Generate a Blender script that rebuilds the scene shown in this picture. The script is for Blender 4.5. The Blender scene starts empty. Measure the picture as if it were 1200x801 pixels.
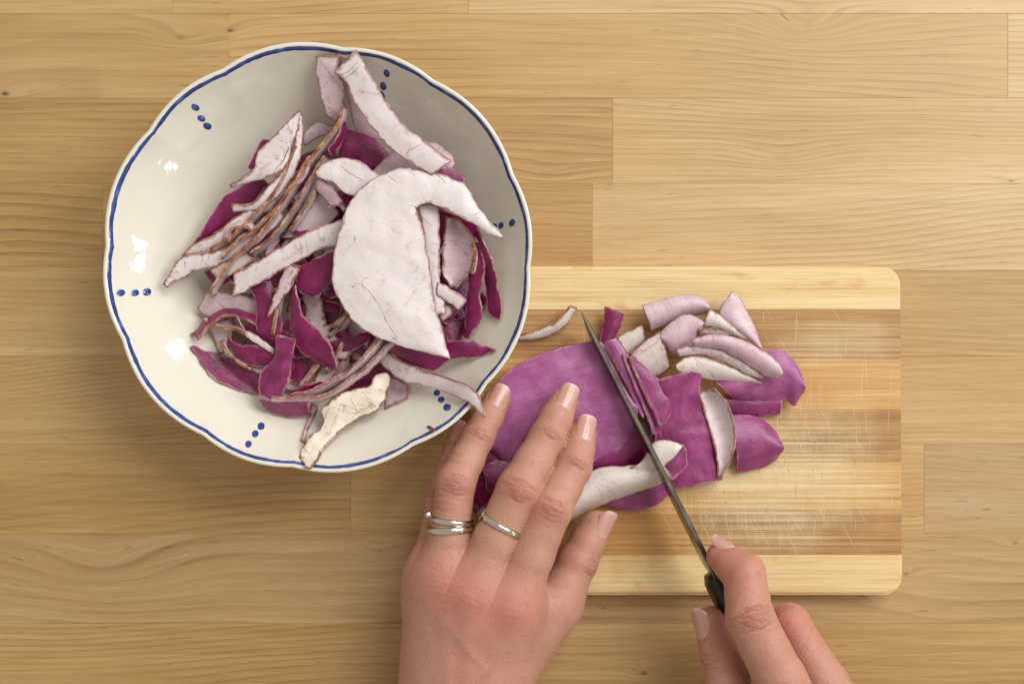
import bpy, bmesh, math, random
import numpy as np
from mathutils import Vector, Matrix, noise as mnoise
R = math.radians
sc = bpy.context.scene
COL = sc.collection

# ------------------------------------------------------------------ camera
HC = 550.0                      # camera height above the table in millimetres
S0 = 0.40                       # millimetres of table per photograph pixel
cam_d = bpy.data.cameras.new('camera')
cam_d.sensor_width = 36.0
cam_d.lens = 36.0 * HC / (1200 * S0)
cam_d.clip_start = 0.01
cam_d.clip_end = 50
cam = bpy.data.objects.new('camera', cam_d)
COL.objects.link(cam)
cam.location = (0, 0, HC / 1000)
sc.camera = cam

# ------------------------------------------------------------------ light
world = bpy.data.worlds.new('World')
sc.world = world
world.use_nodes = True
bg = world.node_tree.nodes['Background']
bg.inputs[0].default_value = (1.0, 0.94, 0.86, 1)
bg.inputs[1].default_value = 0.42

def area(name, loc, target, sx, sy, power, col):
    d = bpy.data.lights.new(name, 'AREA')
    d.shape = 'RECTANGLE'; d.size = sx; d.size_y = sy
    d.energy = power; d.color = col
    o = bpy.data.objects.new(name, d)
    COL.objects.link(o)
    o.location = loc
    o.rotation_euler = (Vector(target) - Vector(loc)).to_track_quat('-Z', 'Y').to_euler()
    return o
area('window_light', (0.50, 0.90, 1.12), (0.05, 0, 0), 0.45, 0.85, 9.2, (0.94, 0.97, 1.0))
area('window_light', (0.98, 0.46, 1.10), (0.05, 0, 0), 0.45, 0.85, 11.0, (0.94, 0.97, 1.0))
area('side_window_light', (1.75, 0.12, 0.55), (0, 0, 0), 0.15, 0.18, 1.6, (0.90, 0.96, 1.0))
area('far_window_light', (1.35, -1.00, 0.60), (0, 0, 0), 0.12, 0.14, 1.0, (0.90, 0.96, 1.0))

area('low_window_light', (1.35, 1.15, 0.60), (0, 0, 0), 0.24, 0.12, 1.5, (0.90, 0.96, 1.0))

sc.view_settings.view_transform = 'Standard'
sc.view_settings.look = 'None'
sc.view_settings.exposure = 0.12
sc.view_settings.gamma = 1.0

# ------------------------------------------------------------------ helpers
def P(px, py, z=0.0):
    """photograph pixel + height in mm -> place in mm"""
    k = S0 * (HC - z) / HC
    return np.array([(px - 600.0) * k, (400.5 - py) * k, z])

def hx(h):
    h = h.lstrip('#')
    c = [int(h[i:i + 2], 16) / 255 for i in (0, 2, 4)]
    return tuple(x / 12.92 if x <= .04045 else ((x + .055) / 1.055) ** 2.4 for x in c) + (1.0,)

def tag(o, label=None, cat=None, group=None, kind=None):
    if label: o['label'] = label
    if cat: o['category'] = cat
    if group: o['group'] = group
    if kind: o['kind'] = kind
    return o

def link(name, me, parent=None, loc=None):
    o = bpy.data.objects.new(name, me)
    COL.objects.link(o)
    if loc is not None: o.location = loc
    if parent is not None: o.parent = parent
    return o

def mesh_np(name, verts_mm, faces, mats, origin_mm=(0, 0, 0), smooth=True, mat_idx=None, attrs=None):
    v = (np.asarray(verts_mm, dtype=np.float64) - np.asarray(origin_mm)) / 1000.0
    me = bpy.data.meshes.new(name)
    me.from_pydata(v.tolist(), [], [list(map(int, f)) for f in faces])
    for m in mats: me.materials.append(m)
    if mat_idx is not None: me.polygons.foreach_set('material_index', np.asarray(mat_idx, dtype=np.int32))
    if smooth: me.polygons.foreach_set('use_smooth', np.ones(len(me.polygons), dtype=bool))
    for k, a in (attrs or {}).items():
        a = np.asarray(a, dtype=np.float32)
        if a.ndim == 1:
            at = me.attributes.new(k, 'FLOAT', 'POINT'); at.data.foreach_set('value', a)
        else:
            at = me.attributes.new(k, 'FLOAT_VECTOR', 'POINT'); at.data.foreach_set('vector', a.ravel())
    me.update()
    return me

class NT:
    """small node-tree builder"""
    def __init__(s, name):
        s.m = bpy.data.materials.new(name); s.m.use_nodes = True
        s.t = s.m.node_tree
        s.bsdf = s.t.nodes['Principled BSDF']
    def put(s, sock, v):
        if isinstance(v, bpy.types.NodeSocket): s.t.links.new(v, sock)
        else: sock.default_value = v
    def n(s, typ, ins=None, out=0, **props):
        nd = s.t.nodes.new('ShaderNode' + typ)
        for k, v in props.items(): setattr(nd, k, v)
        for k, v in (ins or {}).items(): s.put(nd.inputs[k], v)
        return nd.outputs[out]
    def math(s, op, a, b=0.0, c=0.0, clamp=False):
        return s.n('Math', {0: a, 1: b, 2: c}, operation=op, use_clamp=clamp)
    def vmath(s, op, a, b=(0, 0, 0), out=0):
        return s.n('VectorMath', {0: a, 1: b}, out=out, operation=op)
    def mix(s, f, a, b, blend='MIX'):
        nd = s.t.nodes.new('ShaderNodeMix'); nd.data_type = 'RGBA'; nd.blend_type = blend
        s.put(nd.inputs[0], f); s.put(nd.inputs[6], a); s.put(nd.inputs[7], b)
        return nd.outputs[2]
    def ramp(s, f, stops, interp='LINEAR'):
        nd = s.t.nodes.new('ShaderNodeValToRGB'); cr = nd.color_ramp; cr.interpolation = interp
        while len(cr.elements) < len(stops): cr.elements.new(0.5)
        for e, (p, c) in zip(cr.elements, stops):
            e.position = p
            e.color = c if hasattr(c, '__len__') else (c, c, c, 1)
        s.put(nd.inputs[0], f)
        return nd.outputs[0]
    def sstep(s, v, a, b):
        nd = s.t.nodes.new('ShaderNodeMapRange'); nd.interpolation_type = 'SMOOTHSTEP'
        s.put(nd.inputs[0], v); nd.inputs[1].default_value = a; nd.inputs[2].default_value = b
        return nd.outputs[0]
    def noise(s, vec, scale=1.0, detail=3.0, rough=0.5, dist=0.0, out=0):
        return s.n('TexNoise', {'Vector': vec, 'Scale': scale, 'Detail': detail, 'Roughness': rough, 'Distortion': dist}, out=out)
    def mul(s, vec, k): return s.vmath('MULTIPLY', vec, k)
    def attr(s, name, out=2): return s.n('Attribute', attribute_name=name, out=out)
    def bump(s, h, strength, dist, normal=None):
        ins = {'Height': h, 'Strength': strength, 'Distance': dist}
        if normal is not None: ins['Normal'] = normal
        return s.n('Bump', ins)
    def set(s, **kw):
        for k, v in kw.items(): s.put(s.bsdf.inputs[k.replace('_', ' ')], v)
        return s.m

def plain(name, col, rough=.5, metal=0.0, **kw):
    t = NT(name)
    return t.set(Base_Color=col, Roughness=rough, Metallic=metal, **kw)

# ------------------------------------------------------------------ materials: wood
def wood_material(knots):
    t = NT('table_wood')
    co = t.n('TexCoord', out=3)
    geo = t.n('NewGeometry', out=0)
    rnd = t.n('ObjectInfo', out=5)
    off = t.n('CombineXYZ', {0: t.math('MULTIPLY', rnd, 37.0), 1: t.math('MULTIPLY', rnd, 91.0), 2: t.math('MULTIPLY', rnd, 13.0)})
    # knots push the grain aside
    sep = t.n('SeparateXYZ', {0: geo}); px = sep
    sx = t.n('SeparateXYZ', {0: geo}, out=0); sy = t.n('SeparateXYZ', {0: geo}, out=1)
    dy = 0.0; kd = 0.0
    for (kx, ky, kr, ks, dark) in knots:
        ax = t.math('DIVIDE', t.math('SUBTRACT', sx, kx), kr * 2.6)
        ay = t.math('DIVIDE', t.math('SUBTRACT', sy, ky), kr)
        d2 = t.math('ADD', t.math('MULTIPLY', ax, ax), t.math('MULTIPLY', ay, ay))
        g = t.math('EXPONENT', t.math('MULTIPLY', d2, -0.5))
        dy = t.math('ADD', dy, t.math('MULTIPLY', g, ks))
        if dark > 0:
            bx = t.math('DIVIDE', t.math('SUBTRACT', sx, kx), kr * .55)
            by = t.math('DIVIDE', t.math('SUBTRACT', sy, ky), kr * .28)
            b2 = t.math('ADD', t.math('MULTIPLY', bx, bx), t.math('MULTIPLY', by, by))
            kd = t.math('ADD', kd, t.math('MULTIPLY', t.math('EXPONENT', t.math('MULTIPLY', b2, -1.0)), dark))
    p = t.vmath('ADD', t.vmath('ADD', co, off), t.n('CombineXYZ', {1: dy}))
    big = t.noise(t.mul(p, (3.0, 13, 1)), 1, 2, .5)
    warp = t.noise(t.mul(p, (3.2, 9, 1)), 1, 2, .45)
    yy = t.n('SeparateXYZ', {0: p}, out=1); xx = t.n('SeparateXYZ', {0: p}, out=0)
    oc = t.n('ObjectInfo', out=1)
    bold = t.n('SeparateColor', {0: oc}, out=0)          # a few staves show broad figure
    fr = t.math('MULTIPLY_ADD', bold, -250.0, t.math('MULTIPLY_ADD', rnd, 90.0, 330.0))
    slant = t.math('MULTIPLY', t.math('SUBTRACT', t.math('FRACT', t.math('MULTIPLY', rnd, 3.7)), .5), .10)
    ph = t.math('ADD', t.math('MULTIPLY', t.math('MULTIPLY_ADD', xx, slant, yy), fr), t.math('MULTIPLY', warp, t.math('MULTIPLY_ADD', bold, -3.0, 16.0)))
    ring = t.math('FRACT', ph)
    ring = t.ramp(ring, [(0, 0.0), (.55, .3), (.84, .95), (.92, 1.0), (1.0, 0.0)])
    ringmask = t.sstep(t.noise(t.mul(p, (4.0, 14, 1)), 1.7, 2, .5), .40, .66)
    ringamt = t.math('MULTIPLY', ring, t.math('MULTIPLY_ADD', ringmask, .34, .12))
    fib = t.noise(t.mul(p, (28, 950, 1)), 1, 3, .6)
    fib2 = t.noise(t.mul(p, (9, 260, 1)), 1, 3, .6)
    tone = t.math('ADD', t.math('MULTIPLY', big, .55), t.math('MULTIPLY', t.n('SeparateColor', {0: oc}, out=1), .36))
    tone = t.math('ADD', tone, t.math('MULTIPLY', fib2, .30))
    base = t.ramp(tone, [(.22, hx('866032')), (.45, hx('a88049')), (.62, hx('bf985f')), (.85, hx('d8b685'))])
    base = t.mix(t.math('MULTIPLY', t.n('SeparateColor', {0: oc}, out=2), .35), base, hx('a08672'))
    base = t.mix(t.math('MULTIPLY', ringamt, t.math('MULTIPLY_ADD', bold, .45, .85)), base, hx('84582b'))
    base = t.mix(t.math('MULTIPLY', t.sstep(fib, .50, .80), .33), base, hx('84592f'))
    base = t.mix(t.math('MULTIPLY', t.sstep(fib, .48, .25), .14), base, hx('efd3a6'))
    pore = t.sstep(t.noise(t.mul(p, (70, 1500, 1)), 1, 1, .5), .74, .80)
    base = t.mix(t.math('MULTIPLY', pore, .75), base, hx('4a2e16'))
    spot = t.sstep(t.noise(t.vmath('ADD', p, (3, 9, 0)), 26, 4, .6), .66, .80)
    base = t.mix(t.math('MULTIPLY', spot, .18), base, hx('8a5c30'))
    base = t.mix(t.math('MINIMUM', kd, .92), base, hx('2b180c'))
    rg = t.math('MULTIPLY_ADD', fib2, .22, .34)
    b1 = t.bump(t.math('ADD', fib, t.math('MULTIPLY', fib2, .7)), .35, .00025)
    return t.set(Base_Color=base, Roughness=rg, Normal=b1)

def bamboo_material(name, lo, mid, hi, line, seed=0):
    t = NT(name)
    co = t.n('NewGeometry', out=0)
    p = co
    st = t.noise(t.mul(p, (6, 720, 1)), 1, 3, .7)
    st2 = t.noise(t.mul(t.vmath('ADD', p, (1, 2, 0)), (2.5, 190, 1)), 1, 2, .5)
    fine = t.noise(t.mul(p, (25, 2300, 1)), 1, 2, .5)
    tone = t.math('ADD', t.math('MULTIPLY', st, .62), t.math('MULTIPLY', st2, .38))
    base = t.ramp(tone, [(.33, lo), (.5, mid), (.68, hi)])
    base = t.mix(t.math('MULTIPLY', t.sstep(fine, .52, .72), line), base, hx('7d5226'))
    # oily amber stains and a dry scoured zone, both with soft irregular outlines
    wob = t.noise(p, 38, 4, .6)
    sx = t.n('SeparateXYZ', {0: p}, out=0); sy = t.n('SeparateXYZ', {0: p}, out=1)
    def blob(cx, cy, rx, ry):
        ax = t.math('DIVIDE', t.math('SUBTRACT', sx, cx), rx); ay = t.math('DIVIDE', t.math('SUBTRACT', sy, cy), ry)
        d = t.math('SQRT', t.math('ADD', t.math('MULTIPLY', ax, ax), t.math('MULTIPLY', ay, ay)))
        return t.math('ADD', d, t.math('MULTIPLY_ADD', wob, 1.5, -.75))
    c1 = P(905, 560, 12) / 1000; c2 = P(980, 400, 12) / 1000; c3 = P(700, 590, 12) / 1000; c4 = P(940, 470, 12) / 1000
    dry = t.sstep(blob(c1[0], c1[1], .062, .040), 1.15, .25)
    dry2 = t.sstep(blob(c2[0], c2[1], .030, .010), 1.2, .2)
    dry = t.math('MAXIMUM', dry, t.math('MULTIPLY', dry2, .7))
    oil = t.sstep(blob(c3[0], c3[1], .055, .035), 1.1, .6)
    oil2 = t.sstep(blob(c4[0], c4[1], .020, .012), 1.0, .5)
    oil = t.math('MAXIMUM', oil, oil2)
    spots = t.sstep(t.noise(t.mul(p, (45, 90, 1)), 1, 3, .5), .58, .70)
    oil = t.math('MAXIMUM', oil, t.math('MULTIPLY', spots, .75))
    base = t.mix(t.math('MULTIPLY', oil, .55), base, t.mix(st, hx('a86a22'), hx('d79f52')))
    base = t.mix(t.math('MULTIPLY', dry, t.math('MULTIPLY', t.sstep(t.math('ADD', st, t.math('MULTIPLY', fine, .4)),   .40, .95), .75)), base, hx('f3dfb4'))
    rg = t.math('SUBTRACT', t.math('MULTIPLY_ADD', dry, .2, .52), t.math('MULTIPLY', oil, .16))
    nb = t.bump(t.math('ADD', fine, st), .4, .0003)
    return t.set(Base_Color=base, Roughness=rg, Normal=nb)

# ------------------------------------------------------------------ table of butcher-block staves
knots = []
for (kx, ky, kr, ks, dk) in [(6, 110, 9, .004, .9), (270, 36, 7, .003, .75), (212, 44, 10, .006, .3), (946, 30, 15, .010, .15),
                             (755, 788, 6, .003, .8), (445, 645, 7, .003, .3), (1190, 636, 6, .004, .5), (1185, 212, 5, .002, .6),
                             (708, 712, 3, .001, .7), (1062, 672, 5, .003, .6), (120, 670, 26, .012, 0), (640, 205, 14, .004, .12),
                             (915, 185, 16, .005, .10)]:
    w = P(kx, ky, 0) / 1000
    knots.append((w[0], w[1], kr * S0 / 1000, ks, dk))
M_TABLE = wood_material(knots)
table = bpy.data.objects.new('wooden_table', None); COL.objects.link(table)
table.location = (0, 0, 0)
tag(table, 'wooden table top of glued tan staves under everything', 'table', kind='structure')
rows = [(-388, -287, [-100, 520, 1010]), (-287, -186, [210, 780]), (-186, -85, [60, 640, 1240]), (-85, 16, [202, 549]),
        (16, 115, [-330, 268, 1181]), (115, 215, [-120, 718, 1420]), (215, 317, [120, 694, 1330]), (317, 417, [-240, 1290]),
        (417, 520, [-60, 1240]), (520, 625, [-160, 411, 1083]), (625, 730, [-420, 1300]), (730, 831, [-90, 1480]),
        (831, 932, [330, 1010]), (932, 1033, [-70, 700, 1250]), (1033, 1134, [180, 860])]
XL, XR = -620, 1820
rng = random.Random(4)
STAVE = {(-420, 625): (1, .35, .55), (-330, 16): (1, .45, .2), (1083, 520): (0, .45, .9), (268, 16): (.5, .62, 0), (-620, 16): (1, .5, .1), (718, 115): (0, .8, .0), (694, 215): (0, .7, .15), (-240, 317): (0, .5, .1), (-60, 417): (0, .55, .1), (-160, 520): (.6, .5, 0), (411, 520): (0, .55, 0), (-90, 730): (.3, .55, 0), (1181, 16): (0, .95, 0), (-620, 215): (.8, .5, 0), (120, 215): (0, .45, 0), (-120, 115): (.7, .45, .1), (202, -85): (0, .7, 0), (549, -85): (0, .8, 0)}
def stave(x0, x1, y0, y1):
    c = P((x0 + x1) / 2, (y0 + y1) / 2, 0) / 1000
    hx_, hy_ = (x1 - x0) * S0 / 2000 - .00002, (y1 - y0) * S0 / 2000 - .00002
    bm = bmesh.new()
    bmesh.ops.create_cube(bm, size=1.0)
    for v in bm.verts: v.co = Vector((v.co.x * 2 * hx_, v.co.y * 2 * hy_, v.co.z * .030))
    bmesh.ops.bevel(bm, geom=bm.edges[:], offset=.00011, segments=1, affect='EDGES')
    me = bpy.data.meshes.new('stave'); bm.to_mesh(me); bm.free()
    me.materials.append(M_TABLE)
    o = link('stave', me, table, (c[0], c[1], -.015 - rng.uniform(0, .00004)))
    b_, g_, r_ = STAVE.get((x0, y0), (float(rng.random() < .25), rng.uniform(.3, .8), rng.uniform(0, .3)))
    o.color = (b_, g_, r_, 1)
for (y0, y1, joints) in rows:
    xs = [XL] + [j for j in joints if XL < j < XR] + [XR]
    for a, b in zip(xs[:-1], xs[1:]): stave(a, b, y0, y1)

# ------------------------------------------------------------------ cutting board
ZB = 12.0
M_BL = bamboo_material('bamboo_pale', hx('d0a463'), hx('e4c388'), hx('f1daac'), .38)
M_BM = bamboo_material('bamboo_amber', hx('b37f41'), hx('cf9f5f'), hx('e3c08a'), .5)
M_BD = bamboo_material('bamboo_brown', hx('875a2c'), hx('ae804a'), hx('cfa66e'), .75)
bx0, bx1 = 548, 1056
yb = [312, 362.5, 420, 480, 540, 596, 649.5, 697]
boardc = P((bx0 + bx1) / 2, 504.5, 0) / 1000
board = bpy.data.objects.new('cutting_board', None); COL.objects.link(board)
board.location = boardc
tag(board, 'striped bamboo cutting board with rounded corners and knife scratches on the table', 'cutting board')
def board_strip(i):
    y0, y1 = yb[i], yb[i + 1]
    rc = 22.0
    pts = []
    def arc(cx, cy, a0, a1):
        for k in range(9):
            a = R(a0 + (a1 - a0) * k / 8)
            pts.append((cx + rc * math.cos(a), cy - rc * math.sin(a)))
    if i == 0:
        arc(bx1 - rc, y0 + rc, 0, 90); arc(bx0 + rc, y0 + rc, 90, 180)
        pts += [(bx0, y1 - .12), (bx1, y1 - .12)]
    elif i == len(yb) - 2:
        pts += [(bx1 + 2, y0 + .12), (bx0, y0 + .12)]
        arc(bx0 + rc, y1 - rc, 180, 270); arc(bx1 + 2 - rc, y1 - rc, 270, 360)
    else:
        pts += [(bx1 + i * .3, y0 + .12), (bx0, y0 + .12), (bx0, y1 - .12), (bx1 + i * .3, y1 - .12)]
    bm = bmesh.new()
    vs = []
    for (x, y) in pts:
        q = P(x, y, ZB) / 1000
        vs.append(bm.verts.new((q[0] - boardc[0], q[1] - boardc[1], ZB / 1000)))
    f = bm.faces.new(vs)
    if f.normal.z < 0: f.normal_flip()
    bm.normal_update()
    ex = bmesh.ops.extrude_face_region(bm, geom=[f])
    for v in ex['geom']:
        if isinstance(v, bmesh.types.BMVert): v.co.z = .0004
    bmesh.ops.recalc_face_normals(bm, faces=bm.faces[:])
    q0 = P(0, y0, ZB)[1] / 1000 - boardc[1]; q1 = P(0, y1, ZB)[1] / 1000 - boardc[1]
    def inner(e):
        ys = [v.co.y for v in e.verts]
        if i > 0 and all(abs(y - q0) < 1e-4 for y in ys): return True
        if i < len(yb) - 2 and all(abs(y - q1) < 1e-4 for y in ys): return True
        return False
    ed = [e for e in bm.edges if not inner(e) and abs(e.verts[0].co.z - e.verts[1].co.z) < 1e-5]
    bmesh.ops.bevel(bm, geom=ed, offset=.0013, segments=3, affect='EDGES')
    me = bpy.data.meshes.new('bamboo_strip'); bm.to_mesh(me); bm.free()
    me.materials.append((M_BL if i in (0, 6) else M_BM) if i % 2 == 0 else M_BD)
    link('bamboo_strip', me, board)
for i in range(7): board_strip(i)
# knife scratches: hair-fine scored lines with their own raised burr
M_SCR = plain('scratch_burr', hx('e2cc9e'), .7)
rng = random.Random(11)
sv, sf = [], []
def scratch(x, y, L, a, w, z=ZB):
    dx, dy = math.cos(a), math.sin(a)
    n = 4; b = len(sv); bend = rng.uniform(-.03, .03) * L
    for k in range(n + 1):
        s = k / n - .5
        cx = x + dx * L * s - dy * bend * (1 - 4 * s * s); cy = y + dy * L * s + dx * bend * (1 - 4 * s * s)
        ww = w * (1 - (2 * s) ** 2 * .85)
        for sg in (-1, 1):
            q = P(cx - dy * ww * sg, cy + dx * ww * sg, z + .03); sv.append(q)
    for k in range(n): sf.append((b + 2 * k, b + 2 * k + 1, b + 2 * k + 3, b + 2 * k + 2))
for k in range(520):
    if k < 330: x, y = rng.gauss(895, 62), rng.gauss(565, 46)
    else: x, y = rng.gauss(880, 100), rng.gauss(470, 90)
    a = R(rng.choice([90, 88, 92, 94, 90, 62, 66, 86]) + rng.gauss(0, 3.5))
    L = rng.uniform(12, 55)
    dyy = abs(math.sin(a)) * L / 2; dxx = abs(math.cos(a)) * L / 2
    if not (590 + dxx < x < 1048 - dxx and 318 + dyy < y < 690 - dyy): continue
    scratch(x, y, L, a, rng.uniform(.09, .25))
o = link('knife_scratches', mesh_np('knife_scratches', sv, sf, [M_SCR], boardc * 1000, smooth=False), board)
tag(o, kind='stuff')

# ------------------------------------------------------------------ bowl
BC = P(372.5, 301.5, 50)[:2]
prof_in = [(0, 5), (22, 5), (36, 6), (46, 10), (55, 16), (64, 23.3), (72, 30.3), (79, 37.0), (84.6, 43.2), (88.4, 48.2), (89.8, 50.2)]
prof_out = [(91.2, 50.7), (91.5, 49.6), (89.5, 46), (84.5, 39.5), (78, 31.5), (70, 22.5), (60, 13), (50, 6), (46, 3.2), (45.5, .6), (44, 0.2), (42, 0.2), (41, 2.0), (0, 2.0)]
pin_r = np.array([a for a, b in prof_in], float); pin_z = np.array([b for a, b in prof_in], float)
def smooth_prof(pts, n):
    pts = np.array(pts, float)
    d = np.concatenate([[0], np.cumsum(np.hypot(*np.diff(pts, axis=0).T))])
    out = []
    for s in np.linspace(0, d[-1], n):
        i = min(max(np.searchsorted(d, s) - 1, 0), len(pts) - 2)
        u = (s - d[i]) / (d[i + 1] - d[i])
        p0, p1, p2, p3 = pts[max(i - 1, 0)], pts[i], pts[i + 1], pts[min(i + 2, len(pts) - 1)]
        out.append(.5 * ((2 * p1) + (-p0 + p2) * u + (2 * p0 - 5 * p1 + 4 * p2 - p3) * u * u + (-p0 + 3 * p1 - 3 * p2 + p3) * u ** 3))
    return np.array(out)
PIN = smooth_prof(prof_in, 60); POUT = smooth_prof(prof_out, 46)
def zbowl(r): return np.interp(r, PIN[:, 0], PIN[:, 1])
def lobes(th):
    """scalloped rim: short lobes centred on the dot groups, long ones between"""
    a = (np.degrees(th) - 10 + 13) % 60
    s = np.where(a < 26, a / 26, (a - 26) / 34)
    return np.where(a < 26, 1.1, 1.6) * np.sin(np.pi * s) ** .9 - .8
NTH = 432
TH = np.linspace(0, 2 * np.pi, NTH, endpoint=False)
def scallop(rz, th):
    r, z = rz
    k = np.clip((r - 58) / 33, 0, 1) ** 1.6
    wob = .35 * np.sin(th * 2 + 1) * k
    return r + 1.30 * k * lobes(th) + wob, z + .5 * k * lobes(th)
def revolve(prof, th=TH):
    V = []
    for rz in prof:
        rr, zz = scallop(rz, th)
        V.append(np.stack([BC[0] + rr * np.cos(th), BC[1] + rr * np.sin(th), zz], 1))
    V = np.concatenate(V)
    n = len(th); F = []
    for i in range(len(prof) - 1):
        for j in range(n):
            k = (j + 1) % n
            F.append((i * n + j, i * n + k, (i + 1) * n + k, (i + 1) * n + j))
    return V, F
t = NT('cream_glaze')
g = t.n('NewGeometry', out=0)
nz = t.noise(g, 14, 3, .5); sp = t.sstep(t.noise(g, 420, 2, .5), .78, .84)
bc = t.mix(nz, hx('e2d9c7'), hx('ebe3d3'))
bc = t.mix(t.math('MULTIPLY', sp, .22), bc, hx('a08a60'))
M_GLAZE = t.set(Base_Color=bc, Roughness=.07, Normal=t.bump(t.noise(g, 55, 3, .5), .40, .0012))
def blue_mat():
    t = NT('cobalt_glaze')
    g = t.n('NewGeometry', out=0)
    c = t.ramp(t.noise(g, 210, 3, .6), [(.3, hx('26386e')), (.55, hx('364d8c')), (.75, hx('5b74ae'))])
    return t.set(Base_Color=c, Roughness=.12, Coat_Weight=.4)
M_BLUE = blue_mat()
bowl = bpy.data.objects.new('ceramic_bowl', None); COL.objects.link(bowl)
borig = np.array([BC[0], BC[1], 0]); bowl.location = borig / 1000
tag(bowl, 'round cream ceramic bowl with wavy blue rim line and groups of blue dots', 'bowl')
V, F = revolve(np.concatenate([PIN, POUT]))
link('bowl_body', mesh_np('bowl_body', V, F, [M_GLAZE], borig), bowl)
# painted rim band, brush-uneven width, laid on the inner lip
def band_rows():
    out = []
    n = 1296; th = np.linspace(0, 2 * np.pi, n, endpoint=False)
    nn = np.array([mnoise.noise(Vector((math.cos(a) * 9, math.sin(a) * 9, 0))) for a in th])
    n2 = np.array([mnoise.noise(Vector((math.cos(a) * 30, math.sin(a) * 30, 5))) for a in th])
    lo = 88.35 + .35 * nn + .18 * n2; hi = 89.75 + .20 * nn - .22 * n2
    V = []
    for k in np.linspace(0, 1, 5):
        r0 = lo + (hi - lo) * k
        z0 = zbowl(r0)
        rr = np.empty(n); zz = np.empty(n)
        kk = np.clip((r0 - 58) / 33, 0, 1) ** 1.6
        rr = r0 + 1.30 * kk * lobes(th) + .35 * np.sin(th * 2 + 1) * kk
        zz = z0 + .55 * kk * lobes(th)
        lift = .10 if 0 < k < 1 else -.04
        V.append(np.stack([BC[0] + (rr - .8 * lift) * np.cos(th), BC[1] + (rr - .8 * lift) * np.sin(th), zz + .6 * lift], 1))
    F = [(i * n + j, i * n + (j + 1) % n, (i + 1) * n + (j + 1) % n, (i + 1) * n + j) for i in range(4) for j in range(n)]
    return np.concatenate(V), F
V, F = band_rows()
link('blue_rim_band', mesh_np('blue_rim_band', V, F, [M_BLUE], borig), bowl)
rng = random.Random(3)
dots = [(229, 126), (236, 139), (243, 148), (141, 343), (158, 343), (172, 342), (291, 520), (299, 508), (306, 499), (524, 477), (517, 468), (512, 460),
        (600, 261), (587, 264), (579, 266), (453, 86), (449, 101), (447, 112)]
def bowl_pt(px, py):
    z = 40.0
    for _ in range(12):
        q = P(px, py, z); r = math.hypot(q[0] - BC[0], q[1] - BC[1]); z = float(zbowl(min(r, 90)))
    return q[:2]
for (dx, dy) in dots:
    c = bowl_pt(dx, dy)
    rad = c - BC; rr = np.hypot(*rad); rad /= rr; tn = np.array([-rad[1], rad[0]])
    sz = rng.uniform(1.55, 1.9); V = []; F = []
    for ring, k in enumerate((0, .6, 1.0)):
        for j in range(18 if ring else 1):
            a = 2 * math.pi * j / 18
            w = k * sz * (1 + .10 * math.sin(2 * a + rng.random()) * (ring == 2))
            q = c + rad * w * math.cos(a) * .85 + tn * w * math.sin(a)
            r = np.hypot(*(q - BC)); th = math.atan2(q[1] - BC[1], q[0] - BC[0])
            kk = max(0, (r - 58) / 33) ** 1.6
            r0 = r - 1.30 * kk * float(lobes(np.array(th))) - .35 * math.sin(2 * th + 1) * kk
            z = float(zbowl(r0)) + .55 * kk * float(lobes(np.array(th)))
            lift = (.16, .13, -.03)[ring]
            V.append([q[0] - rad[0] * lift, q[1] - rad[1] * lift, z + lift])
    for j in range(18):
        F.append((0, 1 + j, 1 + (j + 1) % 18)); F.append((1 + j, 19 + j, 19 + (j + 1) % 18, 1 + (j + 1) % 18))
    link('blue_dot', mesh_np('blue_dot', V, F, [M_BLUE], borig), bowl)

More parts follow.
